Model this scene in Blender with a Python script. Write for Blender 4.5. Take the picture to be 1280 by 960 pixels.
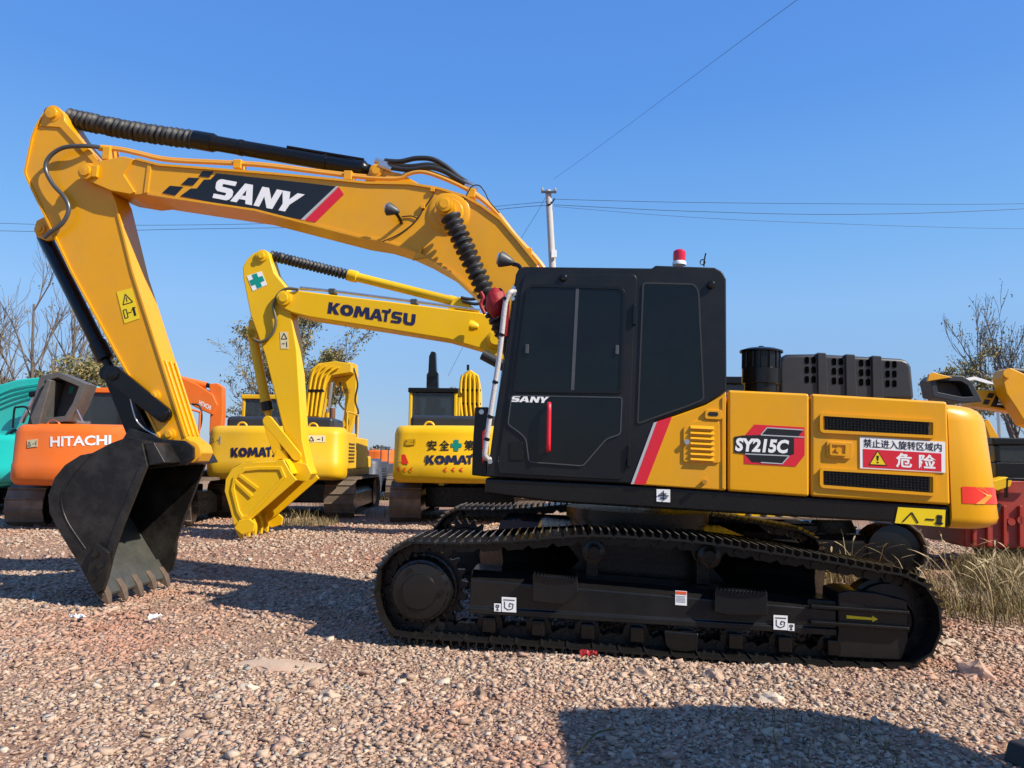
import bpy, bmesh, math, random
from mathutils import Vector, Matrix
for o in list(bpy.data.objects):
    bpy.data.objects.remove(o)
SC = bpy.context.scene
COL = SC.collection
R = math.radians
random.seed(7)

# ------------------------------------------------------------------ camera
FOC, CAM_H, PITCH, ROLL = 960.0, 1.45, R(5.65), R(0.6)       # focal length in photo pixels (1280 wide), eye height, tilt up, roll
CAM = Vector((0, 0, CAM_H))
FWD = Vector((0, math.cos(PITCH), math.sin(PITCH)))
_r0 = Vector((1, 0, 0)); _u0 = _r0.cross(FWD)
RGT = _r0 * math.cos(ROLL) + _u0 * math.sin(ROLL)
UPV = -_r0 * math.sin(ROLL) + _u0 * math.cos(ROLL)
cam = bpy.data.objects.new('camera', bpy.data.cameras.new('camera'))
COL.objects.link(cam)
cam.matrix_world = Matrix(((RGT.x, UPV.x, -FWD.x, CAM.x), (RGT.y, UPV.y, -FWD.y, CAM.y), (RGT.z, UPV.z, -FWD.z, CAM.z), (0, 0, 0, 1)))
cam.data.sensor_width = 36; cam.data.lens = FOC / 1280 * 36
cam.data.clip_start = 0.05; cam.data.clip_end = 3000
SC.camera = cam

# ------------------------------------------------------------------ sky and sun
SUN_TO = Vector((1.0, -0.5, 0.98)).normalized()              # direction towards the sun: behind the viewer, to the right
W = bpy.data.worlds.new('World'); SC.world = W; W.use_nodes = True
_n = W.node_tree.nodes; _l = W.node_tree.links
sky = _n.new('ShaderNodeTexSky'); sky.sky_type = 'NISHITA'; sky.sun_disc = False
sky.sun_elevation = math.asin(SUN_TO.z); sky.sun_rotation = math.atan2(SUN_TO.x, SUN_TO.y)
sky.altitude = 0; sky.air_density = 1.0; sky.dust_density = 0.2; sky.ozone_density = 1.0
_mix = _n.new("ShaderNodeMix"); _mix.data_type = "RGBA"; _mix.inputs[0].default_value = 0.8; 
_tc = _n.new('ShaderNodeTexCoord'); _sx = _n.new('ShaderNodeSeparateXYZ'); _rp = _n.new('ShaderNodeValToRGB')   # clear blue air, paler towards the horizon all round
for _p, _c in ((0.0, (0.08, 0.19, 0.40)), (0.10, (0.125, 0.270, 0.53)), (0.19, (0.160, 0.345, 0.65)), (0.26, (0.115, 0.325, 0.67)), (0.43, (0.056, 0.228, 0.655)), (0.56, (0.050, 0.202, 0.610))):
    _e = _rp.color_ramp.elements[0] if _p == 0.0 else _rp.color_ramp.elements.new(_p)
    _e.color = (*_c, 1)
_rp.color_ramp.elements[6].color = (0.050, 0.202, 0.610, 1)
_sc = _n.new('ShaderNodeVectorMath'); _sc.operation = 'SCALE'; _sc.inputs['Scale'].default_value = 5.5
_l.new(_tc.outputs['Generated'], _sx.inputs[0]); _l.new(_sx.outputs['Z'], _rp.inputs[0]); _l.new(_rp.outputs[0], _sc.inputs[0]); _l.new(_sc.outputs[0], _mix.inputs[7])
_n["Background"].inputs["Strength"].default_value = 0.15
_l.new(sky.outputs[0], _mix.inputs[6]); _l.new(_mix.outputs[2], _n["Background"].inputs["Color"])
sun = bpy.data.objects.new('sun', bpy.data.lights.new('sun', 'SUN')); COL.objects.link(sun)
sun.data.energy = 4.9; sun.data.angle = R(0.53); sun.data.color = (1.0, 0.91, 0.77)
sun.rotation_euler = (-SUN_TO).to_track_quat('-Z', 'Y').to_euler(); sun.location = (20, -10, 20)
SC.view_settings.view_transform = 'Standard'; SC.view_settings.look = 'None'
SC.view_settings.exposure = 0.6; SC.view_settings.gamma = 1.0; SC.view_settings.use_curve_mapping = False
SC.render.engine = 'CYCLES'
SC.cycles.max_bounces = 6; SC.cycles.transparent_max_bounces = 6
try:
    SC.cycles.use_denoising = True
except Exception:
    pass

# ------------------------------------------------------------------ frames: where a thing stands, and photo pixel -> point on one of its planes
class Fr:
    def __init__(s, o, yaw=0.0, tilt=0.0):
        a, t = R(yaw), R(tilt)
        ax = Vector((math.cos(a) * math.cos(t), -math.sin(a) * math.cos(t), -math.sin(t)))
        ay = Vector((math.sin(a), math.cos(a), 0))
        az = ax.cross(ay)
        s.o, s.ax, s.ay, s.az = Vector(o), ax, ay, az
        s.M = Matrix(((ax.x, ay.x, az.x, o[0]), (ax.y, ay.y, az.y, o[1]), (ax.z, ay.z, az.z, o[2]), (0, 0, 0, 1)))
    def p(s, q, y):
        d = FWD + RGT * ((q[0] - 640) / FOC) + UPV * ((480 - q[1]) / FOC)
        t = ((s.o - CAM).dot(s.ay) + y) / d.dot(s.ay)
        P = CAM + d * t - s.o
        return (P.dot(s.ax), P.dot(s.az))
    def t(s, pts, y):
        return [s.p(q, y) for q in pts]
    def v(s, q, y):
        x, z = s.p(q, y); return Vector((x, y, z))
    def px(s, x, y, z):
        d = s.o + s.ax * x + s.ay * y + s.az * z - CAM
        return (640 + FOC * d.dot(RGT) / d.dot(FWD), 480 - FOC * d.dot(UPV) / d.dot(FWD))

# ------------------------------------------------------------------ materials
MATS = {}
def mat(name, col, rough=0.5, metal=0.0, coat=0.0, var=0.08, scale=6.0, dust=0.0, dustcol=(0.32, 0.24, 0.18), bump=0.0, bscale=60.0, spec=0.5, rvar=0.08, emit=0.0):
    if name in MATS: return MATS[name]
    m = bpy.data.materials.new(name); m.use_nodes = True
    nt = m.node_tree; n = nt.nodes; l = nt.links; b = n['Principled BSDF']
    tc = n.new('ShaderNodeTexCoord')
    nz = n.new('ShaderNodeTexNoise'); nz.inputs['Scale'].default_value = scale; nz.inputs['Detail'].default_value = 6; nz.inputs['Roughness'].default_value = 0.65
    l.new(tc.outputs['Object'], nz.inputs['Vector'])
    mx = n.new('ShaderNodeMix'); mx.data_type = 'RGBA'
    mx.inputs[6].default_value = (*[max(0, c * (1 - var)) for c in col], 1); mx.inputs[7].default_value = (*[min(1, c * (1 + var)) for c in col], 1)
    l.new(nz.outputs['Fac'], mx.inputs[0]); last = mx.outputs[2]
    if dust > 0:
        n2 = n.new('ShaderNodeTexNoise'); n2.inputs['Scale'].default_value = scale * 0.7; n2.inputs['Detail'].default_value = 9; n2.inputs['Roughness'].default_value = 0.72
        l.new(tc.outputs['Object'], n2.inputs['Vector'])
        mr = n.new('ShaderNodeMapRange'); mr.inputs[1].default_value = 0.45; mr.inputs[2].default_value = 0.75; mr.inputs[3].default_value = 0; mr.inputs[4].default_value = dust
        l.new(n2.outputs['Fac'], mr.inputs[0])
        m2 = n.new('ShaderNodeMix'); m2.data_type = 'RGBA'; m2.inputs[7].default_value = (*dustcol, 1)
        l.new(mr.outputs[0], m2.inputs[0]); l.new(last, m2.inputs[6]); last = m2.outputs[2]
    l.new(last, b.inputs['Base Color'])
    rr = n.new('ShaderNodeMapRange'); rr.inputs[3].default_value = max(0.02, rough - rvar); rr.inputs[4].default_value = min(1, rough + rvar)
    n3 = n.new('ShaderNodeTexNoise'); n3.inputs['Scale'].default_value = scale * 2.3; n3.inputs['Detail'].default_value = 5
    l.new(tc.outputs['Object'], n3.inputs['Vector']); l.new(n3.outputs['Fac'], rr.inputs[0]); l.new(rr.outputs[0], b.inputs['Roughness'])
    b.inputs['Metallic'].default_value = metal
    b.inputs['Coat Weight'].default_value = coat; b.inputs['Coat Roughness'].default_value = 0.12
    b.inputs['Specular IOR Level'].default_value = spec
    if bump > 0:
        n4 = n.new('ShaderNodeTexNoise'); n4.inputs['Scale'].default_value = bscale; n4.inputs['Detail'].default_value = 4
        l.new(tc.outputs['Object'], n4.inputs['Vector'])
        bp = n.new('ShaderNodeBump'); bp.inputs['Strength'].default_value = bump; bp.inputs['Distance'].default_value = 0.02
        l.new(n4.outputs['Fac'], bp.inputs['Height']); l.new(bp.outputs[0], b.inputs['Normal'])
    MATS[name] = m
    return m

YEL = mat('orange_yellow_paint', (0.71, 0.325, 0.002), 0.32, coat=0.12, spec=0.35, var=0.07, scale=3.5, dust=0.24, dustcol=(0.42, 0.25, 0.10), bump=0.035, bscale=5)
YELW = mat('counterweight_paint', (0.69, 0.325, 0.003), 0.34, coat=0.12, spec=0.35, var=0.07, scale=2.5, dust=0.12, dustcol=(0.45, 0.27, 0.1))
KYEL = mat('bright_yellow_paint', (0.76, 0.445, 0.003), 0.40, coat=0.06, spec=0.3, var=0.07, scale=2.0, dust=0.14, dustcol=(0.5, 0.36, 0.12))
KOLD = mat('worn_yellow_paint', (0.66, 0.385, 0.006), 0.48, coat=0.0, spec=0.3, var=0.12, scale=2.5, dust=0.28, dustcol=(0.4, 0.28, 0.13))
ORA = mat('orange_paint', (0.68, 0.135, 0.012), 0.45, spec=0.3, var=0.1, scale=2.5, dust=0.2, dustcol=(0.45, 0.25, 0.15))
TEAL = mat('teal_paint', (0.01, 0.42, 0.36), 0.4, coat=0.2, var=0.1, scale=2.0, dust=0.15, dustcol=(0.3, 0.45, 0.4))
REDM = mat('red_machine_paint', (0.34, 0.03, 0.018), 0.45, var=0.15, scale=4, dust=0.2)
CAB = mat('charcoal_cab_paint', (0.0065, 0.0075, 0.009), 0.34, spec=0.32, var=0.1, scale=3, dust=0.03)
BLK = mat('black_paint', (0.0050, 0.0048, 0.0046), 0.28, spec=0.34, var=0.2, scale=4, dust=0.05, dustcol=(0.06, 0.05, 0.04), bump=0.05, bscale=40)
FRM = mat('dusty_black_frame', (0.007, 0.007, 0.007), 0.30, spec=0.42, var=0.2, scale=3, dust=0.14, dustcol=(0.05, 0.047, 0.044), bump=0.05, bscale=40)
BUCK = mat('bucket_black_paint', (0.008, 0.0075, 0.007), 0.36, spec=0.4, var=0.25, scale=5, dust=0.34, dustcol=(0.10, 0.09, 0.078), bump=0.08, bscale=25)
WORN = mat('worn_bucket_floor', (0.075, 0.078, 0.068), 0.42, metal=0.4, var=0.3, scale=9, dust=0.5, dustcol=(0.17, 0.15, 0.12), bump=0.15, bscale=30)
TOOTH = mat('rusty_tooth_steel', (0.13, 0.095, 0.07), 0.55, metal=0.3, var=0.3, scale=20, dust=0.5, dustcol=(0.25, 0.17, 0.12))
TRK = mat('track_steel', (0.0085, 0.0078, 0.0072), 0.36, spec=0.34, var=0.3, scale=9, dust=0.15, dustcol=(0.05, 0.042, 0.034), bump=0.08, bscale=50)
TRKOLD = mat('dusty_track_steel', (0.14, 0.105, 0.075), 0.7, metal=0.1, var=0.3, scale=5, dust=0.75, dustcol=(0.32, 0.24, 0.165), bump=0.1, bscale=30)
WSTEEL = mat('worn_steel_edge', (0.26, 0.245, 0.22), 0.36, metal=0.6, var=0.3, scale=14)
RUB = mat('black_rubber', (0.014, 0.014, 0.015), 0.55, var=0.2, scale=12, dust=0.12, dustcol=(0.09, 0.08, 0.07))
HOSE = mat('braided_hose', (0.10, 0.10, 0.10), 0.35, metal=0.5, var=0.2, scale=40)
GLS = mat('dark_tinted_glass', (0.004, 0.005, 0.0055), 0.05, var=0.05, scale=2, dust=0.015, spec=0.32, rvar=0.02)
GLS2 = mat('smoky_glass', (0.03, 0.036, 0.04), 0.08, var=0.1, scale=2, dust=0.10, dustcol=(0.12, 0.12, 0.11), spec=0.6, rvar=0.03)
_b = GLS2.node_tree.nodes['Principled BSDF']; _b.inputs['Alpha'].default_value = 0.62
STEEL = mat('bright_steel', (0.55, 0.55, 0.55), 0.3, metal=0.9, var=0.1, scale=20)
PLAS = mat('grey_plastic', (0.05, 0.054, 0.058), 0.45, var=0.1, scale=6, dust=0.12, dustcol=(0.2, 0.18, 0.16))
HOODM = mat('hood_plastic', (0.022, 0.025, 0.031), 0.42, spec=0.4, var=0.1, scale=5, dust=0.05, dustcol=(0.15, 0.14, 0.13))
WHT = mat('white_print', (0.80, 0.80, 0.79), 0.4, var=0.03)
GRYP = mat('silver_print', (0.42, 0.43, 0.45), 0.4, var=0.03)
REDP = mat('red_print', (0.62, 0.012, 0.03), 0.4, var=0.05)
REDL = mat('red_reflector', (0.75, 0.03, 0.012), 0.25, var=0.05)
REDC = mat('red_cloth', (0.30, 0.004, 0.008), 0.6, var=0.2, scale=14, bump=0.3, bscale=30)
BLKP = mat('black_print', (0.008, 0.009, 0.011), 0.4, var=0.05)
NAVY = mat('navy_print', (0.012, 0.014, 0.06), 0.4, var=0.05)
GRNP = mat('green_print', (0.0, 0.27, 0.2), 0.4, var=0.05)
YELP = mat('yellow_print', (0.80, 0.58, 0.0), 0.42, var=0.05, scale=12, dust=0.08, dustcol=(0.6, 0.5, 0.3))
CREAM = mat('faded_label', (0.66, 0.58, 0.34), 0.5, var=0.08, scale=20)
WRAP = mat('plastic_wrapped_rail', (0.46, 0.44, 0.43), 0.3, var=0.15, scale=40, bump=0.2, bscale=60)
GRILL = mat('black_grille', (0.012, 0.012, 0.013), 0.5, var=0.2, scale=60, bump=0.6, bscale=240)
RUST = mat('rusty_steel', (0.16, 0.06, 0.03), 0.7, var=0.35, scale=9, dust=0.4, dustcol=(0.12, 0.085, 0.06), bump=0.2, bscale=30)
CONC = mat('concrete_pole', (0.42, 0.40, 0.37), 0.8, var=0.12, scale=6, bump=0.1, bscale=30)

# ------------------------------------------------------------------ objects and shapes
def link(o, parent):
    COL.objects.link(o)
    if parent is not None: o.parent = parent
    return o
def tag(o, label=None, cat=None, group=None, kind=None):
    if label: o['label'] = label
    if cat: o['category'] = cat
    if group: o['group'] = group
    if kind: o['kind'] = kind
    return o
def root(name, fr, label, cat, group=None):
    e = bpy.data.objects.new(name, None); COL.objects.link(e)
    e.empty_display_size = 0.3
    e.matrix_world = fr.M
    return tag(e, label, cat, group)
def mk(name, V, F, m, par=None, smooth=None, bevel=0.0, seg=2, fix=True):
    me = bpy.data.meshes.new(name)
    me.from_pydata([tuple(v) for v in V], [], [tuple(f) for f in F])
    if fix:
        bm = bmesh.new(); bm.from_mesh(me)
        bmesh.ops.recalc_face_normals(bm, faces=bm.faces)
        bm.to_mesh(me); bm.free()
    if m: me.materials.append(m)
    if smooth or bevel:
        me.polygons.foreach_set('use_smooth', [True] * len(me.polygons))
        me.set_sharp_from_angle(angle=R(smooth if smooth else 35))
    o = bpy.data.objects.new(name, me); link(o, par)
    if bevel:
        b = o.modifiers.new('edge', 'BEVEL'); b.width = bevel; b.segments = seg; b.limit_method = 'ANGLE'; b.angle_limit = R(30); b.harden_normals = True
    return o
def copy_of(o, par=None):
    c = o.copy(); link(c, None); c.parent = par
    return c
class MB:                                   # collects shapes for ONE mesh object
    def __init__(s): s.V, s.F = [], []
    def add(s, V, F):
        k = len(s.V); s.V += [tuple(v) for v in V]; s.F += [tuple(i + k for i in f) for f in F]; return s
    def box(s, x0, x1, y0, y1, z0, z1):
        return s.add([(x0, y0, z0), (x1, y0, z0), (x1, y1, z0), (x0, y1, z0), (x0, y0, z1), (x1, y0, z1), (x1, y1, z1), (x0, y1, z1)],
                     [(0, 3, 2, 1), (4, 5, 6, 7), (0, 1, 5, 4), (1, 2, 6, 5), (2, 3, 7, 6), (3, 0, 4, 7)])
    def prism(s, pts, y0, y1, ax='y'):
        n = len(pts)
        if ax == 'y': V = [(a, y0, b) for a, b in pts] + [(a, y1, b) for a, b in pts]
        elif ax == 'x': V = [(y0, a, b) for a, b in pts] + [(y1, a, b) for a, b in pts]
        else: V = [(a, b, y0) for a, b in pts] + [(a, b, y1) for a, b in pts]
        F = [tuple(range(n)), tuple(range(2 * n - 1, n - 1, -1))] + [(i, i + n, (i + 1) % n + n, (i + 1) % n) for i in range(n)]
        return s.add(V, F)
    def sweep(s, pts, rad, seg=8, caps=True):
        pts = [Vector(p) for p in pts]; n = len(pts)
        if not isinstance(rad, (list, tuple)): rad = [rad] * n
        prev = None; V = []; F = []
        for i, p in enumerate(pts):
            t = (pts[min(i + 1, n - 1)] - pts[max(i - 1, 0)])
            if t.length < 1e-9: t = Vector((0, 0, 1))
            t.normalize()
            if prev is None:
                a = Vector((0, 0, 1)) if abs(t.z) < 0.9 else Vector((1, 0, 0))
                u = t.cross(a).normalized()
            else:
                u = (prev - t * prev.dot(t))
                u = u.normalized() if u.length > 1e-6 else t.orthogonal().normalized()
            prev = u; w = t.cross(u)
            for k in range(seg):
                an = 2 * math.pi * k / seg
                V.append(p + (u * math.cos(an) + w * math.sin(an)) * rad[i])
        for i in range(n - 1):
            for k in range(seg):
                a = i * seg + k; b = i * seg + (k + 1) % seg
                F.append((a, b, b + seg, a + seg))
        if caps:
            F.append(tuple(range(seg - 1, -1, -1))); F.append(tuple(range((n - 1) * seg, n * seg)))
        return s.add(V, F)
    def lathe(s, p0, p1, prof, seg=20):      # prof: (metres along, radius)
        p0 = Vector(p0); d = (Vector(p1) - p0).normalized()
        u = d.orthogonal().normalized(); w = d.cross(u); V = []; F = []; n = len(prof)
        for t, r in prof:
            c = p0 + d * t
            for k in range(seg):
                a = 2 * math.pi * k / seg; V.append(c + (u * math.cos(a) + w * math.sin(a)) * max(r, 1e-4))
        for i in range(n - 1):
            for k in range(seg):
                a = i * seg + k; b = i * seg + (k + 1) % seg; F.append((a, b, b + seg, a + seg))
        F.append(tuple(range(seg - 1, -1, -1))); F.append(tuple(range((n - 1) * seg, n * seg)))
        return s.add(V, F)
    def build(s, name, m, par=None, **k): return mk(name, s.V, s.F, m, par, **k)
def prism(name, pts, y0, y1, m, par, bevel=0.0, ax='y', **k):
    return MB().prism(pts, y0, y1, ax).build(name, m, par, bevel=bevel, **k)
def box(name, x0, x1, y0, y1, z0, z1, m, par, bevel=0.0, **k):
    return MB().box(x0, x1, y0, y1, z0, z1).build(name, m, par, bevel=bevel, **k)
def rod(name, p0, p1, r, m, par, seg=16, prof=None, smooth=40):
    L = (Vector(p1) - Vector(p0)).length
    return MB().lathe(p0, p1, prof or [(0, r), (L, r)], seg).build(name, m, par, smooth=smooth)
def spline(pts, n=6, closed=False):
    P = [Vector(p) for p in pts]; out = []; N = len(P)
    for i in range(N if closed else N - 1):
        if closed: a, b, c, d = P[(i - 1) % N], P[i], P[(i + 1) % N], P[(i + 2) % N]
        else: a, b, c, d = P[max(i - 1, 0)], P[i], P[i + 1], P[min(i + 2, N - 1)]
        for k in range(n):
            t = k / n
            out.append(0.5 * ((2 * b) + (c - a) * t + (2 * a - 5 * b + 4 * c - d) * t * t + (3 * b - a - 3 * c + d) * t ** 3))
    if not closed: out.append(P[-1])
    return out
def hose(name, pts, r, m, par, n=6, seg=8):
    return MB().sweep(spline(pts, n), r, seg).build(name, m, par, smooth=50)
def inset(pts, d):                            # offset of a polygon, positive = inwards
    n = len(pts); A = sum(pts[i][0] * pts[(i + 1) % n][1] - pts[(i + 1) % n][0] * pts[i][1] for i in range(n))
    sg = 1 if A > 0 else -1; out = []
    for i in range(n):
        p, q, r_ = Vector(pts[i - 1]).to_2d(), Vector(pts[i]).to_2d(), Vector(pts[(i + 1) % n]).to_2d()
        e1 = (q - p).normalized(); e2 = (r_ - q).normalized()
        n1 = Vector((-e1.y, e1.x)) * sg; n2 = Vector((-e2.y, e2.x)) * sg
        b = n1 + n2; b = b / max(0.35, b.dot(b) / 2) if b.length > 1e-6 else n1
        out.append((q.x + b.x * d, q.y + b.y * d))
    return out
def ring(name, pts, wd, y0, y1, m, par, bevel=0.0):
    inn = inset(pts, wd); n = len(pts); V = []
    for y in (y0, y1):
        V += [(a, y, b) for a, b in pts] + [(a, y, b) for a, b in inn]
    F = []
    for i in range(n):
        j = (i + 1) % n
        F += [(i, j, n + j, n + i), (2 * n + i, 3 * n + i, 3 * n + j, 2 * n + j), (i, 2 * n + i, 2 * n + j, j), (n + i, n + j, 3 * n + j, 3 * n + i)]
    return mk(name, V, F, m, par, bevel=bevel)
def rounded(pts, r, seg=4):                   # round the corners of a 2D polygon
    out = []; n = len(pts)
    for i in range(n):
        p, q, s_ = Vector(pts[i - 1]).to_2d(), Vector(pts[i]).to_2d(), Vector(pts[(i + 1) % n]).to_2d()
        a = (p - q); b = (s_ - q); ra = min(r, a.length * 0.45); rb = min(r, b.length * 0.45)
        A = q + a.normalized() * ra; B = q + b.normalized() * rb
        for k in range(seg + 1):
            t = k / seg; out.append(tuple((1 - t) ** 2 * A + 2 * t * (1 - t) * q + t * t * B))
    return out
def quadmap(q):                               # q: TL TR BR BL in 2D; (s,t) with t up -> point
    TL, TR, BR, BL = [Vector(p).to_2d() for p in q]
    def f(s_, t):
        a = BL + (BR - BL) * s_; b = TL + (TR - TL) * s_; c = a + (b - a) * t
        return (c.x, c.y)
    return f
_TXT = {}
def text_mesh(body, bold=0.0, shear=0.0):
    key = (body, bold, shear)
    if key in _TXT: return _TXT[key]
    cu = bpy.data.curves.new('lettering', 'FONT'); cu.body = body; cu.size = 1; cu.offset = bold; cu.shear = shear; cu.resolution_u = 3
    cu.fill_mode = 'FRONT'
    ob = bpy.data.objects.new('lettering', cu); COL.objects.link(ob)
    dg = bpy.context.evaluated_depsgraph_get(); dg.update()
    me = bpy.data.meshes.new_from_object(ob.evaluated_get(dg))
    V = [(v.co.x, v.co.y) for v in me.vertices]; F = [tuple(p.vertices) for p in me.polygons]
    bpy.data.objects.remove(ob); bpy.data.meshes.remove(me)
    if not V: V, F = [(0, 0), (1, 0), (1, 1)], [(0, 1, 2)]
    x0, x1 = min(v[0] for v in V), max(v[0] for v in V); y0, y1 = min(v[1] for v in V), max(v[1] for v in V)
    _TXT[key] = ([((x - x0) / (x1 - x0), (y - y0) / (y1 - y0)) for x, y in V], F)
    return _TXT[key]
def lettering(name, body, quad, y, m, par, bold=0.012, shear=0.0):
    V, F = text_mesh(body, bold, shear); f = quadmap(quad); yf = y if callable(y) else (lambda x, z: y)
    return mk(name, [(f(a, b)[0], yf(*f(a, b)), f(a, b)[1]) for a, b in V], F, m, par, fix=False)
def decal(name, polys, y, m, par, th=0.0025):
    b = MB(); yf = y if callable(y) else None
    for p in polys: b.prism(p, 0 if yf else y - th, th if yf else y)
    if yf: b.V = [(v[0], yf(v[0], v[2]) - v[1], v[2]) for v in b.V]
    o = b.build(name, m, par)
    if name in ('pictogram', 'notice_line', 'decal_line'): o['kind'] = 'stuff'      # strokes of a few pixels
    return o
# heavy italic-style block capitals in a unit box (x, y up)
BLOCK = {
 'S': [[(0.02, 0.78), (0.10, 0.93), (0.24, 1.0), (0.98, 1.0), (0.96, 0.78), (0.36, 0.78), (0.34, 0.64), (0.84, 0.60), (0.96, 0.48), (0.98, 0.24), (0.88, 0.07), (0.74, 0.0), (0.0, 0.0), (0.02, 0.22), (0.62, 0.22), (0.64, 0.36), (0.16, 0.38), (0.04, 0.50)]],
 'A': [[(0.0, 0.0), (0.36, 1.0), (0.68, 1.0), (1.0, 0.0), (0.70, 0.0), (0.64, 0.19), (0.36, 0.19), (0.43, 0.39), (0.58, 0.39), (0.51, 0.70), (0.29, 0.0)]],
 'N': [[(0.0, 0.0), (0.0, 1.0), (0.32, 1.0), (0.70, 0.46), (0.70, 1.0), (1.0, 1.0), (1.0, 0.0), (0.70, 0.0), (0.30, 0.55), (0.30, 0.0)]],
 'K': [[(0.0, 0.0), (0.0, 1.0), (0.33, 1.0), (0.33, 0.60), (0.60, 1.0), (1.0, 1.0), (0.62, 0.53), (1.0, 0.0), (0.60, 0.0), (0.33, 0.42), (0.33, 0.0)]],
 'O': [[(0.5, 1.0), (0.18, 0.93), (0.03, 0.72), (0.0, 0.5), (0.03, 0.28), (0.18, 0.07), (0.5, 0.0), (0.82, 0.07), (0.97, 0.28), (1.0, 0.5), (0.97, 0.72), (0.82, 0.93), (0.501, 1.0), (0.501, 0.72), (0.62, 0.67), (0.67, 0.5), (0.62, 0.33), (0.5, 0.27), (0.38, 0.33), (0.33, 0.5), (0.38, 0.67), (0.5, 0.72)]],
 'M': [[(0.0, 0.0), (0.10, 1.0), (0.36, 1.0), (0.50, 0.52), (0.64, 1.0), (0.90, 1.0), (1.0, 0.0), (0.75, 0.0), (0.70, 0.60), (0.59, 0.16), (0.41, 0.16), (0.30, 0.60), (0.25, 0.0)]],
 'T': [[(0.34, 0.0), (0.34, 0.76), (0.0, 0.76), (0.0, 1.0), (0.72, 1.0), (0.72, 1.16), (1.0, 1.16), (1.0, 0.92), (0.88, 0.76), (0.66, 0.76), (0.66, 0.0)]],
 'U': [[(0.0, 1.0), (0.0, 0.32), (0.08, 0.10), (0.26, 0.0), (0.74, 0.0), (0.92, 0.10), (1.0, 0.32), (1.0, 1.0), (0.68, 1.0), (0.68, 0.36), (0.62, 0.25), (0.38, 0.25), (0.32, 0.36), (0.32, 1.0)]],
 'Y': [[(0.34, 0.0), (0.34, 0.36), (0.0, 1.0), (0.34, 1.0), (0.50, 0.62), (0.68, 1.0), (1.0, 1.0), (0.66, 0.36), (0.66, 0.0)]],
}
def block_word(word, spans, quad, slant=0.0):
    f = quadmap(quad); out = []
    for ch, (a, b) in zip(word, spans):
        for poly in BLOCK[ch]:
            out.append([f(a + (b - a) * x + slant * y, y) for x, y in poly])
    return out
KSPANS = [(0.0, 0.135), (0.14, 0.29), (0.295, 0.485), (0.48, 0.63), (0.615, 0.715), (0.725, 0.85), (0.865, 1.0)]
SPANS = [(0.0, 0.235), (0.225, 0.50), (0.52, 0.755), (0.75, 1.0)]
# ================================================================== ground
import numpy as np
from mathutils import noise
def sstep(a, b, x):
    t = min(1.0, max(0.0, (x - a) / (b - a))); return t * t * (3 - 2 * t)
def ground_z(X, Y, fine=True):
    z = 0.055 - 0.026 * max(-6.0, min(6.0, X - 1.1))
    if X < 0: z -= 0.026 * max(-6.0, X) * -0.6
    z = z * (1 - sstep(8.0, 11.0, Y)) + sstep(8.0, 11.0, Y) * (0.27 * (1 - sstep(0.5, 4.0, X)) + 0.02 * sstep(0.5, 4.0, X))
    if fine:
        k = 1.0 if Y < 30 else 0.0
        z += k * (0.030 * noise.noise((X * 0.55, Y * 0.55, 3.1)) + 0.016 * noise.noise((X * 1.9, Y * 1.9, 8.2)))
    return z
def axis(lo, hi, d0, d1, step, far):
    a = list(np.arange(d0, d1 + 1e-6, step)); v = d0; s_ = step
    while v > lo: s_ *= 1.35; v -= s_; a.insert(0, v)
    v = d1; s_ = step
    while v < hi: s_ *= 1.35; v += s_; a.append(v)
    return a
gx = axis(-900, 900, -11, 11, 0.14, 0); gy = axis(-200, 1500, 1.5, 19, 0.14, 0)
V = [(x, y, ground_z(x, y)) for y in gy for x in gx]; nx = len(gx)
F = [(j * nx + i, j * nx + i + 1, (j + 1) * nx + i + 1, (j + 1) * nx + i) for j in range(len(gy) - 1) for i in range(nx - 1)]
GM = bpy.data.materials.new('gravel_soil'); GM.use_nodes = True
n = GM.node_tree.nodes; l = GM.node_tree.links; b = n['Principled BSDF']; b.inputs['Roughness'].default_value = 0.95; b.inputs['Specular IOR Level'].default_value = 0.2
tc = n.new('ShaderNodeTexCoord')
def nz(scale, det=6, rough=0.6):
    t = n.new('ShaderNodeTexNoise'); t.inputs['Scale'].default_value = scale; t.inputs['Detail'].default_value = det; t.inputs['Roughness'].default_value = rough
    l.new(tc.outputs['Object'], t.inputs['Vector']); return t
def ramp(src, stops):
    r_ = n.new('ShaderNodeValToRGB'); e = r_.color_ramp.elements
    e[0].position, e[0].color = stops[0][0], (*stops[0][1], 1); e[1].position, e[1].color = stops[-1][0], (*stops[-1][1], 1)
    for p, c in stops[1:-1]: k = e.new(p); k.color = (*c, 1)
    l.new(src, r_.inputs[0]); return r_
big = ramp(nz(0.45, 4).outputs['Fac'], [(0.35, (0.36, 0.205, 0.145)), (0.5, (0.36, 0.24, 0.17)), (0.66, (0.41, 0.30, 0.22))])
vor = n.new('ShaderNodeTexVoronoi'); vor.inputs['Scale'].default_value = 42; l.new(tc.outputs['Object'], vor.inputs['Vector'])
hsv = n.new('ShaderNodeSeparateColor'); l.new(vor.outputs['Color'], hsv.inputs[0])
cell = ramp(hsv.outputs[0], [(0.0, (0.6, 0.52, 0.48)), (0.4, (0.95, 0.92, 0.9)), (0.75, (1.1, 1.08, 1.05)), (1.0, (1.3, 1.25, 1.2))])
mm = n.new('ShaderNodeMix'); mm.data_type = 'RGBA'; mm.blend_type = 'MULTIPLY'; mm.inputs[0].default_value = 1
l.new(big.outputs[0], mm.inputs[6]); l.new(cell.outputs[0], mm.inputs[7]); l.new(mm.outputs[2], b.inputs['Base Color'])
bp = n.new('ShaderNodeBump'); bp.inputs['Strength'].default_value = 0.9; bp.inputs['Distance'].default_value = 0.03
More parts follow.
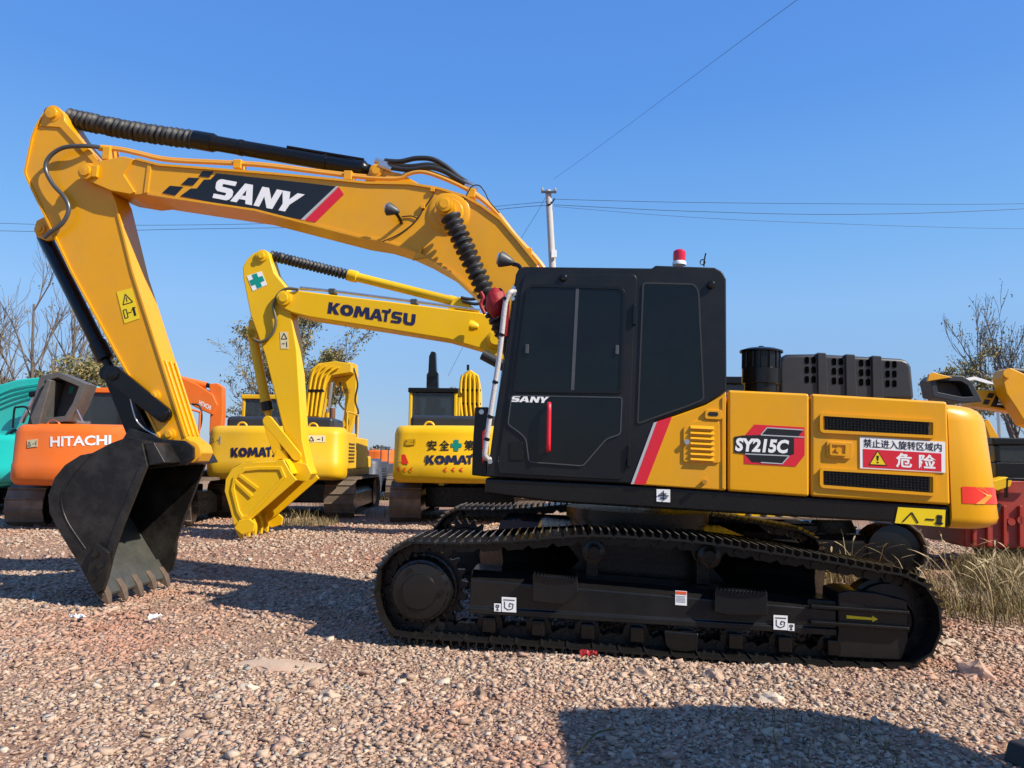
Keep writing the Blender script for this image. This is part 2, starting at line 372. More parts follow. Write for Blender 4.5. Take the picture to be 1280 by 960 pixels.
mth = n.new('ShaderNodeMath'); mth.operation = 'SUBTRACT'; l.new(nz(35, 6, 0.7).outputs['Fac'], mth.inputs[0]); l.new(vor.outputs['Distance'], mth.inputs[1])
l.new(mth.outputs[0], bp.inputs['Height']); l.new(bp.outputs[0], b.inputs['Normal'])
ground = mk('ground', V, F, GM, None, smooth=180, fix=False); tag(ground, kind='structure')

# gravel: one loose mass of broken stones
ST = bpy.data.materials.new('broken_stone'); ST.use_nodes = True
n = ST.node_tree.nodes; l = ST.node_tree.links; b = n['Principled BSDF']; b.inputs['Roughness'].default_value = 0.9; b.inputs['Specular IOR Level'].default_value = 0.25
at = n.new('ShaderNodeAttribute'); at.attribute_name = 'stone_tone'
tc = n.new('ShaderNodeTexCoord')
c1 = ramp(at.outputs['Fac'], [(0.0, (0.20, 0.14, 0.10)), (0.10, (0.32, 0.22, 0.16)), (0.35, (0.43, 0.305, 0.22)), (0.6, (0.48, 0.36, 0.26)), (0.8, (0.43, 0.27, 0.195)), (0.92, (0.57, 0.46, 0.35)), (1.0, (0.33, 0.29, 0.245))])
red = nz(0.42, 3); rr = ramp(red.outputs['Fac'], [(0.50, (0, 0, 0)), (0.66, (1, 1, 1))])
m1 = n.new('ShaderNodeMix'); m1.data_type = 'RGBA'; m1.blend_type = 'MULTIPLY'; m1.inputs[7].default_value = (1.0, 0.72, 0.66, 1)
l.new(rr.outputs[0], m1.inputs[0]); l.new(c1.outputs[0], m1.inputs[6])
gr = nz(60, 5, 0.7); m2 = n.new('ShaderNodeMix'); m2.data_type = 'RGBA'; m2.blend_type = 'MULTIPLY'; m2.inputs[0].default_value = 0.5
g2 = ramp(gr.outputs['Fac'], [(0.3, (0.55, 0.55, 0.55)), (0.7, (1.25, 1.25, 1.25))])
l.new(m1.outputs[2], m2.inputs[6]); l.new(g2.outputs[0], m2.inputs[7]); l.new(m2.outputs[2], b.inputs['Base Color'])
bp = n.new('ShaderNodeBump'); bp.inputs['Strength'].default_value = 0.35; bp.inputs['Distance'].default_value = 0.01; l.new(gr.outputs['Fac'], bp.inputs['Height']); l.new(bp.outputs[0], b.inputs['Normal'])
CUB = np.array([(-1, -1, -1), (1, -1, -1), (1, 1, -1), (-1, 1, -1), (-1, -1, 1), (1, -1, 1), (1, 1, 1), (-1, 1, 1)], float) * 0.68
CUF = np.array([(0, 3, 2), (0, 2, 1), (4, 5, 6), (4, 6, 7), (0, 1, 5), (0, 5, 4), (1, 2, 6), (1, 6, 5), (2, 3, 7), (2, 7, 6), (3, 0, 4), (3, 4, 7)])
rs = np.random.RandomState(11)
def stone_field(name, specs):
    pos = []; rad = []
    for (y0, y1, count, r_med, spread, marg) in specs:
        k = 0
        Y = np.sqrt(rs.uniform(y0 * y0, y1 * y1, count)); X = rs.uniform(-1, 1, count) * (0.70 * Y + marg)
        r_ = np.clip(r_med * np.exp(rs.normal(0, spread, count)), 0.005, 0.040)
        keep = np.array([noise.noise((x * 0.6, y * 0.6, 21.0)) + 0.5 * noise.noise((x * 2.1, y * 2.1, 4.0)) for x, y in zip(X, Y)]) + rs.uniform(-0.22, 0.95, count) > 0.0
        X, Y, r_ = X[keep], Y[keep], r_[keep]
        pos.append(np.stack([X, Y], 1)); rad.append(r_)
    P = np.concatenate(pos); Rr = np.concatenate(rad)
    Z = np.array([ground_z(x, y) for x, y in P])
    N = len(P)
    shp = CUB[None] * (1 + rs.uniform(-0.55, 0.25, (N, 8, 1))) + rs.uniform(-0.30, 0.30, (N, 8, 3))
    sc = np.stack([rs.uniform(0.75, 1.45, N), rs.uniform(0.65, 1.2, N), rs.uniform(0.30, 0.66, N)], 1) * Rr[:, None]
    shp = shp * sc[:, None, :]
    tl = rs.normal(0, 0.45, N); ca, sa = np.cos(tl)[:, None], np.sin(tl)[:, None]
    y_, z_ = shp[..., 1] * ca - shp[..., 2] * sa, shp[..., 1] * sa + shp[..., 2] * ca
    an = rs.uniform(0, 6.28, N); ca, sa = np.cos(an)[:, None], np.sin(an)[:, None]
    x_ = shp[..., 0]; xx, yy = x_ * ca - y_ * sa, x_ * sa + y_ * ca
    Vv = np.stack([xx + P[:, 0:1], yy + P[:, 1:2], z_ + (Z + Rr * rs.uniform(-0.12, 0.34, N))[:, None]], 2).reshape(-1, 3)
    Ff = (CUF[None] + (np.arange(N) * 8)[:, None, None]).reshape(-1, 3)
    me = bpy.data.meshes.new(name)
    me.vertices.add(len(Vv)); me.vertices.foreach_set('co', Vv.astype(np.float32).ravel())
    me.loops.add(len(Ff) * 3); me.loops.foreach_set('vertex_index', Ff.astype(np.int32).ravel())
    me.polygons.add(len(Ff)); me.polygons.foreach_set('loop_start', np.arange(0, len(Ff) * 3, 3, dtype=np.int32))
    a = me.attributes.new('stone_tone', 'FLOAT', 'POINT'); a.data.foreach_set('value', np.repeat(rs.uniform(0, 1, N), 8).astype(np.float32))
    me.update(); me.validate()
    me.materials.append(ST)
    o = bpy.data.objects.new(name, me); COL.objects.link(o); return o
gv = stone_field('gravel', [(3.0, 6.0, 64000, 0.0128, 0.38, 0.9), (6.0, 9.5, 60000, 0.0150, 0.36, 0.6), (9.5, 15, 38000, 0.021, 0.36, 0.4), (3.0, 11.0, 1500, 0.030, 0.22, 0.9)])
tag(gv, 'loose broken pinkish beige gravel covering the yard', 'gravel', kind='stuff')

# bigger stones one can pick out
def stone(px, py, w, h, tone, label, seed, flat=1.0):
    d = FWD + RGT * ((px - 640) / FOC) + UPV * ((480 - py) / FOC)
    t = (0.03 - CAM.z) / d.z
    for _ in range(6):
        P = CAM + d * t; t = (ground_z(P.x, P.y) - CAM.z) / d.z
    P = CAM + d * t; s_ = P.y / FOC
    rg = random.Random(seed); bm = bmesh.new(); bmesh.ops.create_icosphere(bm, subdivisions=3, radius=1)
    ww, hh = w * s_ / 2, h * s_
    for v in bm.verts:
        c = v.co.copy(); k = 1 + 0.28 * noise.noise(c * 1.3 + Vector((seed, 0, 0))) + 0.12 * noise.noise(c * 3.1 + Vector((seed, 5, 0)))
        for ax_ in (Vector((0.8, -0.3, 0.5)), Vector((-0.6, -0.6, 0.6)), Vector((0.2, 0.8, 0.7)), Vector((-0.3, -0.9, -0.1))):
            dd = c.dot(ax_.normalized())
            if dd > 0.62: k *= 0.62 / dd
        v.co = Vector((c.x * ww * k * 1.15, c.y * ww * 0.8 * k, max(-0.3, c.z) * hh * k * flat * 0.72))
    me = bpy.data.meshes.new('stone'); bm.to_mesh(me); bm.free()
    a = me.attributes.new('stone_tone', 'FLOAT', 'POINT'); a.data.foreach_set('value', [tone] * len(me.vertices))
    me.materials.append(ST); me.polygons.foreach_set('use_smooth', [True] * len(me.polygons)); me.set_sharp_from_angle(angle=R(24))
    o = bpy.data.objects.new('stone', me); COL.objects.link(o); o.location = (P.x, P.y, ground_z(P.x, P.y) + hh * 0.18); o.rotation_euler.z = rg.uniform(-0.4, 0.4)
    tag(o, label, 'stone', 'larger stones lying on the gravel')
STONES = [(1222, 846, 38, 24, 0.75, 'brown angular boulder beside the rear end of the near track'),
 (346, 834, 96, 6, 0.62, 'long pale flat slab half sunk in the gravel, in front of the black bucket'),
 (966, 878, 30, 15, 0.93, 'pale stone at the upper edge of the dark shadow, below the track'),
 (966, 918, 24, 10, 0.6, 'flat beige stone inside the slanting edge of the dark shadow'),
 (787, 948, 16, 15, 1.0, 'small grey stone standing inside the dark shadow near its front'),
 (892, 848, 24, 14, 0.35, 'reddish chunk just under the middle of the near track'),
 (805, 845, 22, 14, 0.35, 'brown stone just below the near track, left of its middle'),
 (311, 862, 22, 10, 0.92, 'small pale stone below the long flat slab'),
 (237, 838, 16, 14, 0.05, 'small dark grey stone below the black bucket'),
 (205, 855, 13, 11, 0.03, 'dark stone to the lower left of the black bucket shadow'),
 (600, 872, 14, 16, 0.04, 'dark stone alone on the pale gravel in front of the track'),
 (412, 872, 26, 12, 0.6, 'beige flat stone right of the small dark ones, below the slab'),
 (1190, 806, 26, 9, 0.93, 'flat white stone chip beside the brown boulder')]
for i, sdef in enumerate(STONES): stone(*sdef[:5], sdef[5], i + 3)
# ================================================================== the big orange-yellow excavator in front
S = Fr((1.07, 7.1, 0.0), 4.0, 1.8)
SA = root('excavator', S, 'large orange-yellow excavator with black cab and black bucket, in front of all the others', 'excavator', 'excavators in the yard')
def loft(name, rings, m, par, smooth=40, caps=True, bevel=0.0):
    n = len(rings[0]); V = [p for r_ in rings for p in r_]; F = []
    for i in range(len(rings) - 1):
        for k in range(n):
            a = i * n + k; b = i * n + (k + 1) % n
            F.append((a, b, b + n, a + n))
    if caps: F += [tuple(range(n - 1, -1, -1)), tuple(range((len(rings) - 1) * n, len(rings) * n))]
    return mk(name, V, F, m, par, smooth=smooth, bevel=bevel)
def disc_y(name, c, r, y0, y1, m, par, seg=28, prof=None):
    L = abs(y1 - y0)
    return rod(name, (c[0], y0, c[1]), (c[0], y1, c[1]), r, m, par, seg, prof)
def bolts(name, c, rad, n, y, r, m, par, th=0.012):
    me = None
    for k in range(n):
        a = 2 * math.pi * k / n
        x, z = c[0] + rad * math.cos(a), c[1] + rad * math.sin(a)
        if me is None: me = MB().lathe((0, 0, 0), (0, -th, 0), [(0, r), (th, r)], 6).build(name, m, par); o = me; me = o.data
        else: o = bpy.data.objects.new(name, me); link(o, par)
        o.location = (x, y, z)
def strip_tri(q0, q1, w):                    # straight bar as polygon between two 2D points
    a, b = Vector(q0).to_2d(), Vector(q1).to_2d(); d = (b - a).normalized(); nn = Vector((-d.y, d.x)) * w / 2
    return [tuple(a + nn), tuple(b + nn), tuple(b - nn), tuple(a - nn)]
def tri_outline(cx, cz, h, w):
    A, B, C = (cx, cz + h * 0.55), (cx - h * 0.58, cz - h * 0.45), (cx + h * 0.58, cz - h * 0.45)
    return [strip_tri(A, B, w), strip_tri(B, C, w), strip_tri(C, A, w)]

# ---- boom
yb = -0.24
top = S.t([(104, 214), (109, 206), (127, 202), (155, 196), (170, 199), (200, 206.5), (342, 217.5), (420, 225), (460, 229), (512, 230), (549, 236), (580, 245.5), (602, 257.5), (626, 275), (648, 301), (672, 331)], yb)
bot = S.t([(591, 365), (580, 354), (562, 338), (532, 321), (508, 310), (479, 301), (448, 296), (320, 263), (200, 245), (185, 242.5), (170, 244), (140, 239), (107, 225)], yb)
foot = [(-0.40, 2.42), (-0.05, 2.02), (-0.02, 1.80), (-0.14, 1.70), (-0.32, 1.75), (-0.62, 2.15)]
BOOM = top + foot + bot
boom = prism('boom', BOOM, yb, 0.24, YEL, SA, bevel=0.012)
# edge weld flanges along top and bottom of the side plate
def flange(name, line, y0, y1, th, m, par):
    b = MB()
    for a, c in zip(line[:-1], line[1:]): b.prism(strip_tri(a, c, th), y0, y1)
    return b.build(name, m, par)
flange('boom_edge', [top[i] for i in range(4, len(top))], yb - 0.018, yb + 0.01, 0.022, YEL, boom)
flange('boom_edge', bot[:10], yb - 0.014, yb + 0.01, 0.02, YEL, boom)
nose = S.t([(104, 214), (109, 206), (127, 202), (155, 196), (168, 199.5), (156, 219), (170, 241), (164, 243.5), (140, 239), (107, 225)], yb)
prism('nose_plate', nose, yb - 0.02, yb + 0.005, YEL, boom, bevel=0.006)
prism('seam_rib', S.t([(185, 204), (190, 204.5), (185.5, 241), (180, 242)], yb), yb - 0.010, yb + 0.004, YEL, boom, bevel=0.004)
pin = S.p((111, 216), yb)
b_ = disc_y('pin_boss', pin, 0.08, yb + 0.02, yb - 0.075, YEL, boom, prof=[(0, 0.085), (0.06, 0.085), (0.07, 0.078), (0.072, 0.055), (0.095, 0.052), (0.097, 0.03), (0.1, 0.001)])
disc_y('pin_boss', pin, 0.08, 0.22, 0.315, YEL, boom, prof=[(0, 0.085), (0.06, 0.085), (0.07, 0.078), (0.072, 0.055), (0.095, 0.052)])
MB().box(pin[0] + 0.06, pin[0] + 0.12, yb - 0.055, yb - 0.018, pin[1] - 0.06, pin[1] + 0.06).build('pin_keeper', YEL, boom, bevel=0.008)
# boom cylinder trunnion
tr = S.p((559, 262), yb - 0.1)
disc_y('cylinder_boss', tr, 0.1, yb + 0.01, yb - 0.17, YEL, boom, seg=36, prof=[(0, 0.20), (0.018, 0.20), (0.028, 0.185), (0.03, 0.14), (0.05, 0.13), (0.055, 0.08), (0.168, 0.08), (0.178, 0.072), (0.18, 0.001)])
disc_y('pin_cap', tr, 0.07, yb - 0.22, yb - 0.28, YEL, boom, prof=[(0, 0.075), (0.05, 0.072), (0.055, 0.045), (0.06, 0.042)])
prism('stiffener', S.t([(516, 326), (530, 309), (527, 318), (534, 323)], yb), yb - 0.05, yb, YEL, boom, bevel=0.004)
# decal on the boom
def c2(x, y): return (200 + x / 4.923, 120 + y / 4.923)
yd = yb - 0.003
decal('decal_panel', [S.t([c2(*q) for q in [(125, 618), (190, 570), (228, 570), (272, 515), (312, 515), (350, 477), (1085, 556), (868, 761)]], yb)], yd, BLKP, boom)
decal('decal_check', [S.t([c2(*q) for q in pl], yb) for pl in ([(240, 494), (264, 462), (330, 465), (306, 500)], [(132, 545), (177, 503), (245, 506), (205, 551)], [(15, 597), (62, 553), (145, 560), (95, 613)])], yd, BLKP, boom)
decal('decal_silver_stripe', [S.t([c2(*q) for q in [(868, 761), (1085, 556), (1100, 558), (890, 765)]], yb)], yd - 0.0005, GRYP, boom)
decal('decal_red_stripe', [S.t([c2(*q) for q in [(893, 766), (1101, 561), (1132, 606), (960, 775)]], yb)], yd, REDP, boom)
q = S.t([c2(*p) for p in [(352, 508), (893, 608), (812, 720), (325, 628)]], yb)
decal('lettering', block_word('SANY', SPANS, q), yd - 0.003, WHT, boom)
# steel oil pipes along the boom
pp = [(127, 185), (152, 188), (175, 193), (215, 201), (320, 206.5), (400, 216), (460, 222.5), (497, 223.5), (508, 219), (519, 215.5), (533, 216), (556, 224), (580, 235), (600, 248), (622, 268), (645, 297), (676, 331), (700, 370)]
PIPE = mat('pipe_paint', (0.62, 0.28, 0.02), 0.35, coat=0.2, var=0.1, dust=0.25, dustcol=(0.5, 0.3, 0.15))
for dy in (-0.17, -0.10):
    hose('oil_pipe', [S.v((x, y - (2 if dy > -0.15 else 0)), dy) for x, y in pp], 0.019, PIPE, boom, n=4)
for x, y in ((300, 206), (437, 220), (590, 242), (660, 316)):
    v = S.v((x, y), -0.13)
    MB().box(v.x - 0.04, v.x + 0.04, -0.20, -0.06, v.z - 0.06, v.z + 0.03).build('pipe_clamp', YEL, boom, bevel=0.008)
MB().box(*[a for a in (S.v((150, 190), 0).x - 0.05, S.v((150, 190), 0).x + 0.03)], -0.21, -0.05, S.v((150, 190), -.1).z - 0.12, S.v((150, 190), -.1).z + 0.01).build('pipe_clamp', YEL, boom, bevel=0.008)
hose('pipe_fitting', [S.v((124, 185), -0.17), S.v((138, 186), -0.17)], 0.032, YEL, boom, n=1)
# rubber hoses from the arm cylinder
for i, (pts, dy) in enumerate((([(481, 201), (500, 202), (520, 198), (540, 199), (557, 208), (574, 222), (590, 232)], -0.06), ([(486, 209), (510, 212), (535, 209), (555, 214), (575, 226), (592, 236)], -0.12), ([(484, 206), (512, 208), (537, 206), (557, 212), (577, 226), (594, 238)], 0.1))):
    hose('rubber_hose', [S.v(p, dy) for p in pts], 0.026, RUB, boom)
for p, dy in (((477, 202), -0.06), ((482, 208), -0.12), ((584, 228), -0.06), ((589, 234), -0.12)):
    v = S.v(p, dy); rod('hose_fitting', v + Vector((-0.06, 0, 0.012)), v + Vector((0.06, 0, -0.03)), 0.03, STEEL, boom, 10)
hose('thin_cable', [S.v(p, yb - 0.01) for p in [(568, 262), (578, 255), (583, 244), (590, 233), (599, 232), (606, 240), (612, 252), (624, 266)]], 0.006, RUB, boom)
hose('thin_cable', [S.v(p, yb - 0.012) for p in [(543, 234), (541, 245), (529, 262), (520, 276), (500, 292), (478, 302)]], 0.006, RUB, boom)
hose('thin_cable', [S.v(p, yb - 0.012) for p in [(502, 271), (514, 270), (522, 273)]], 0.006, RUB, boom)
for x, y in ((541, 238), (529, 259)):
    v = S.v((x, y), yb); MB().box(v.x - 0.02, v.x + 0.02, yb - 0.03, yb, v.z - 0.02, v.z + 0.02).build('cable_clip', YEL, boom, bevel=0.004)
# work lamp on the boom
def lamp(px, py, y, par, base=None, s=1.0):
    v = S.v((px, py), y)
    b = MB(); b.lathe(v + Vector((-0.085 * s, 0, 0.01)), v + Vector((0.085 * s, 0, -0.025)), [(0, 0.062 * s), (0.012, 0.085 * s), (0.04 * s, 0.08 * s), (0.11 * s, 0.05 * s), (0.15 * s, 0.03 * s), (0.165 * s, 0.012 * s)], 16)
    l_ = b.build('work_lamp', PLAS, par, smooth=40)
    rod('lens', v + Vector((-0.10 * s, 0, 0.012)), v + Vector((-0.084 * s, 0, 0.01)), 0.06 * s, STEEL, l_, 16)
    if base:
        w = S.v(base, yb)
        hose('bracket', [v + Vector((0.03, 0, -0.04)), (v + w) / 2 + Vector((0.02, 0, -0.02)), w], 0.016, BLK, l_, n=2)
lamp(492, 262, yb - 0.16, SA, (502, 279), 0.75)

# ---- arm
ya = -0.17
ARMP = [(67, 134), (75, 136), (80, 143), (83, 152), (95, 170), (125, 205), (144, 250), (166, 340), (232, 546), (246, 556), (249, 566), (243, 577), (230, 579), (201, 549), (166, 478), (90, 340), (57, 270), (34, 222), (32, 215), (41, 172), (47, 157), (57, 141)]
ARM = S.t(ARMP, ya)
arm = prism('arm', ARM, ya, 0.13, YEL, SA, bevel=0.01)
AE = S.t([(57, 141), (47, 157), (41, 172), (32, 215), (34, 222), (57, 270), (90, 340), (166, 478), (201, 549)], ya)
flange('arm_edge', AE, ya - 0.016, ya + 0.01, 0.02, YEL, arm)
flange('arm_edge', S.t([(144, 252), (166, 340), (232, 546)], ya), ya - 0.012, ya + 0.01, 0.018, YEL, arm)
prism('top_plate', S.t([(67, 134), (76, 137), (81, 144), (82, 152), (126, 203), (119, 206), (76, 160), (50, 158), (57, 142)], ya), ya - 0.016, ya + 0.004, YEL, arm, bevel=0.005)
c = S.p((67, 143), ya); disc_y('pin_boss', c, 0.07, ya + 0.01, ya - 0.06, YEL, arm, prof=[(0, 0.085), (0.03, 0.085), (0.035, 0.06), (0.058, 0.055), (0.06, 0.03), (0.062, 0.001)])
disc_y('pin_boss', c, 0.07, 0.12, 0.19, YEL, arm)
c = S.p((239, 565), ya); disc_y('pin_boss', c, 0.07, ya + 0.01, ya - 0.05, YEL, arm, prof=[(0, 0.10), (0.04, 0.10), (0.045, 0.055), (0.06, 0.05)])
for qx in ((194, 495), (213, 543)):
    c = S.p(qx, ya); disc_y('link_pin', c, 0.05, ya + 0.01, ya - 0.05, YEL, arm, prof=[(0, 0.055), (0.035, 0.055), (0.04, 0.03), (0.06, 0.028)])
for k in range(3):
    p0, p1 = S.v((199 + k * 6 - 2, 449 - k * 3), 0), S.v((226 + k * 5.5, 546), 0)
    dx = Vector((0.075, 0, 0.0))
    a0, a1 = S.v((201 + k * .3, 450), ya), S.v((231, 544), ya)
    yy = -0.11 + k * 0.09
    nx = Vector((0.012, 0, 0.0036))
    MB().sweep([Vector((a0.x, yy, a0.z)) + nx, Vector((a1.x, yy, a1.z)) + nx], 0.014, 8).build('face_rib', YEL, arm, smooth=50)
ct = S.p((51, 288), 0.0)
prism('cylinder_bracket', S.t([(48, 277), (58, 272), (70, 300), (60, 302), (48, 297), (45, 287)], -0.06), -0.09, -0.055, YEL, arm, bevel=0.006)
prism('cylinder_bracket', S.t([(48, 277), (58, 272), (70, 300), (60, 302), (48, 297), (45, 287)], 0.06), 0.045, 0.08, YEL, arm, bevel=0.006)
disc_y('link_pin', S.p((51, 287), -0.09), 0.04, -0.06, -0.13, YEL, arm, prof=[(0, 0.055), (0.05, 0.055), (0.055, 0.03), (0.07, 0.03)])
# warning label on the arm
def label_plate(name, pxq, y, par, base=YELP, mark=BLKP):
    Q = S.t(pxq, y); d_ = decal(name, [Q], y - 0.003, base, par, 0.0015); f = quadmap([Q[0], Q[1], Q[2], Q[3]])
    return d_, f
d_, f = label_plate('warning_label', [(146, 365), (165, 360), (175, 398), (156, 404.5)], ya, arm)
def fr_bar(f, a, b, w): return strip_tri(f(*a), f(*b), w)
decal('pictogram', [fr_bar(f, a, b, 0.009) for a, b in (((.5, .86), (.2, .56)), ((.2, .56), (.84, .56)), ((.84, .56), (.5, .86)), ((.5, .76), (.5, .62)), ((.12, .40), (.12, .14)), ((.12, .14), (.32, .14)), ((.32, .14), (.32, .40)), ((.32, .40), (.12, .40)), ((.34, .27), (.62, .27)))] + [fr_bar(f, (.78, .40), (.78, .12), 0.022), fr_bar(f, (.62, .32), (.92, .38), 0.009)], ya - 0.005, BLKP, d_, 0.001)
# braided hose looping over the arm
hose('braided_hose', [S.v((130, 185), -0.17), S.v((115, 183), -0.21)] + [S.v(p, ya - 0.07) for p in [(100, 182.5), (78, 185), (62, 196), (57, 211), (66, 230), (81, 247), (86, 262), (78, 279), (62, 291), (55, 297)]], 0.021, HOSE, arm, n=7, seg=10)
hose('oil_pipe', [S.v(p, 0.0) for p in [(57, 296), (66, 315), (90, 360), (125, 432)]], 0.02, RUB, arm, n=4)

# ---- arm cylinder with rubber boot
A0, A1 = S.v((67, 144), 0.0), S.v((470, 214), 0.0)
ax = (A1 - A0); L = ax.length; ax.normalize()
def along(px, py): return (S.v((px, py), 0.0) - A0).dot(ax)
t0, t1, t2, t3 = along(86, 149), along(244, 178), along(269, 183), L
barrel = rod('arm_cylinder', A0, A1, 0.07, BLK, SA, 24, [(t1 - 0.02, 0.085), (t1, 0.093), (t2 - 0.03, 0.093), (t2 - 0.028, 0.084), (t2, 0.082), (t2 + 0.01, 0.075), (t3 - 0.22, 0.075), (t3 - 0.21, 0.082), (t3 - 0.12, 0.082), (t3 - 0.10, 0.06), (t3 - 0.05, 0.05)])
def boot(name, P0, P1, ta, tb, r0, r1, n, par, sag=0.0):
    d = (P1 - P0).normalized(); pts = []; rad = []
    rng = random.Random(n)
    for i in range(n):
        for k, (u, rr) in enumerate(((0.0, r0), (0.28, r1), (0.55, r1 * 0.98), (0.82, r0))):
            t = (i + u) / n; w = 1 + rng.uniform(-0.05, 0.05)
            pts.append(P0 + d * (ta + (tb - ta) * t) + Vector((0, 0, -sag * math.sin(math.pi * t)))); rad.append(rr * w)
    return MB().sweep(pts, rad, 20).build(name, RUB, par, smooth=70)
boot('rubber_boot', A0, A1, t0, t1 + 0.01, 0.070, 0.096, 24, barrel, 0.02)
rod('cylinder_rod', A0 + ax * 0.03, A0 + ax * (t1), 0.045, STEEL, barrel, 16)
disc_y('rod_eye', (A0.x, A0.z), 0.065, -0.06, 0.06, BLK, barrel)
for p in ((299, 186), (404, 207)):
    v = S.v(p, 0); k = (v - A0).dot(ax); rod('cylinder_band', A0 + ax * k, A0 + ax * (k + 0.035), 0.081, BLK, barrel, 20)
v = S.v((401, 199), -0.03); MB().box(v.x - 0.02, v.x + 0.02, -0.05, 0.0, v.z - 0.07, v.z + 0.035).build('oil_port', BLK, barrel, bevel=0.006)
rod('feed_pipe', A0 + ax * (t2 + 0.75) + Vector((0, -0.03, 0.08)), A0 + ax * (t3 - 0.12) + Vector((0, -0.03, 0.085)), 0.014, BLK, barrel, 8)
# bracket on the boom that holds the cylinder end
for s_ in (-1, 1):
    y0 = 0.085 * s_
    prism('cylinder_lug', S.t([(455, 231), (462, 214), (467, 208), (476, 208), (482, 214), (500, 217), (520, 228), (530, 234)], y0), y0 - 0.02, y0 + 0.02, YEL, boom, bevel=0.008)
disc_y('pin_boss', S.p((471, 214), -0.1), 0.05, -0.10, -0.14, YEL, boom, prof=[(0, 0.065), (0.025, 0.065), (0.03, 0.04), (0.04, 0.04)])

# ---- boom cylinders
B0 = Vector((tr[0], -0.42, tr[1])); B1 = Vector((-0.62, -0.42, 1.42))
for s_ in (1, -1):
    P0, P1 = Vector((B0.x, B0.y * s_, B0.z)), Vector((B1.x, B1.y * s_, B1.z))
    d = (P1 - P0).normalized(); LL = (P1 - P0).length
    bc = rod('boom_cylinder', P0, P1, 0.08, BLK, SA, 20, [(1.35, 0.07), (1.36, 0.095), (1.5, 0.095), (1.51, 0.085), (LL, 0.085)])
    boot('rubber_boot', P0, P1, 0.09, 1.38, 0.060, 0.094, 20, bc)
    rod('cylinder_rod', P0, P0 + d * 1.4, 0.045, STEEL, bc, 14)
    disc_y('rod_eye', (P0.x, P0.z), 0.088, P0.y - 0.05, P0.y + 0.05, YEL, bc)
hose('ribbon_tie', [S.v(p, -0.5) for p in [(601, 365), (604, 372), (601, 381), (606, 392)]], 0.016, REDC, SA)
disc_y('pin_cap', tr, 0.07, 0.20, 0.50, YEL, boom)

# ---- bucket cylinder and linkage (black)
C0, C1 = S.v((52, 289), 0.0), S.v((141, 467), 0.0)
d = (C1 - C0).normalized(); LL = (C1 - C0).length
kc = rod('bucket_cylinder', C0, C1, 0.07, BLK, SA, 20, [(0.03, 0.05), (0.06, 0.07), (LL - 0.36, 0.07), (LL - 0.35, 0.082), (LL - 0.16, 0.082), (LL - 0.15, 0.045), (LL, 0.045)])
disc_y('rod_eye', (C1.x, C1.z), 0.075, -0.10, 0.10, BLK, kc)
def bar_link(name, q0, q1, w0, w1, y0, y1, par, m=BLK):
    a, b = Vector(q0).to_2d(), Vector(q1).to_2d(); dd = (b - a); an = math.atan2(dd.y, dd.x); pts = []
    for k in range(9): t = an + math.pi / 2 + math.pi * k / 8; pts.append((a.x + w0 * math.cos(t), a.y + w0 * math.sin(t)))
    for k in range(9): t = an - math.pi / 2 + math.pi * k / 8; pts.append((b.x + w1 * math.cos(t), b.y + w1 * math.sin(t)))
    return prism(name, pts, y0, y1, m, par, bevel=0.008)
P_ = S.p((141, 468), -0.2)
for y0, y1 in ((-0.235, -0.185), (0.145, 0.195)):
    lk = bar_link('tipping_link', S.p((141, 468), y0), S.p((203, 518), y0), 0.082, 0.075, y0, y1, SA)
    disc_y('pin_cap', S.p((203, 518), y0), 0.05, y0 + 0.01, y0 - 0.03, BLK, lk, prof=[(0, 0.06), (0.03, 0.055), (0.035, 0.03), (0.04, 0.03)])
    disc_y('pin_cap', S.p((141, 468), y0), 0.05, y0 + 0.01, y0 - 0.03, BLK, lk, prof=[(0, 0.06), (0.03, 0.055), (0.035, 0.03), (0.04, 0.03)])
bar_link('bucket_link', S.p((141, 468), -0.13), S.p((178, 552), -0.13), 0.085, 0.11, -0.15, 0.15, SA)
hose('grease_hose', [S.v(p, -0.19) for p in [(158, 470), (167, 515), (176, 532), (196, 545)]], 0.008, STEEL, SA)

# ---- bucket
yk = -0.56
BP = [(184, 582), (178, 555), (168, 550), (153, 548.5), (138, 554), (115, 566), (100, 569), (81, 581), (68, 597), (60, 619), (61.5, 641), (72, 662), (98, 705), (116, 738), (126, 748), (135, 722), (141, 696), (153, 660)]
NB = S.t(BP, yk)
bucket = bpy.data.objects.new('bucket', None); link(bucket, SA)
for y0, y1 in ((yk, yk + 0.03), (0.53, 0.56)):
    prism('side_plate', NB, y0, y1, BUCK, bucket, bevel=0.006)
rimp = S.t([(184, 582), (153, 660), (141, 696), (133, 722), (121, 716), (136, 680), (145, 655), (174, 585)], yk)
for y0 in (yk - 0.012, 0.556): prism('side_rim', rimp, y0, y0 + 0.014, BUCK, bucket, bevel=0.004)
# wrapper shell following the back of the side plate
BK = [Vector((x, z)) for x, z in NB[1:15]]
bk = [p.to_2d() for p in [Vector((q.x, q.y)) for q in spline([Vector((p.x, p.y, 0)) for p in BK], 4)]]
inn = inset([tuple(p) for p in bk] + [NB[-1], NB[0]], 0.032)[:len(bk)]
V = []; F = []; n = len(bk)
for y in (yk + 0.03, 0.53):
    V += [(p.x, y, p.y) for p in bk] + [(p[0], y, p[1]) for p in inn]
for i in range(n - 1):
    F += [(i, i + 1, 2 * n + i + 1, 2 * n + i), (n + i, 3 * n + i, 3 * n + i + 1, n + i + 1)]
F += [(0, 2 * n, 3 * n, n), (n - 1, 2 * n - 1, 4 * n - 1, 3 * n - 1)]
mk('back_shell', V, F, BUCK, bucket, smooth=40)
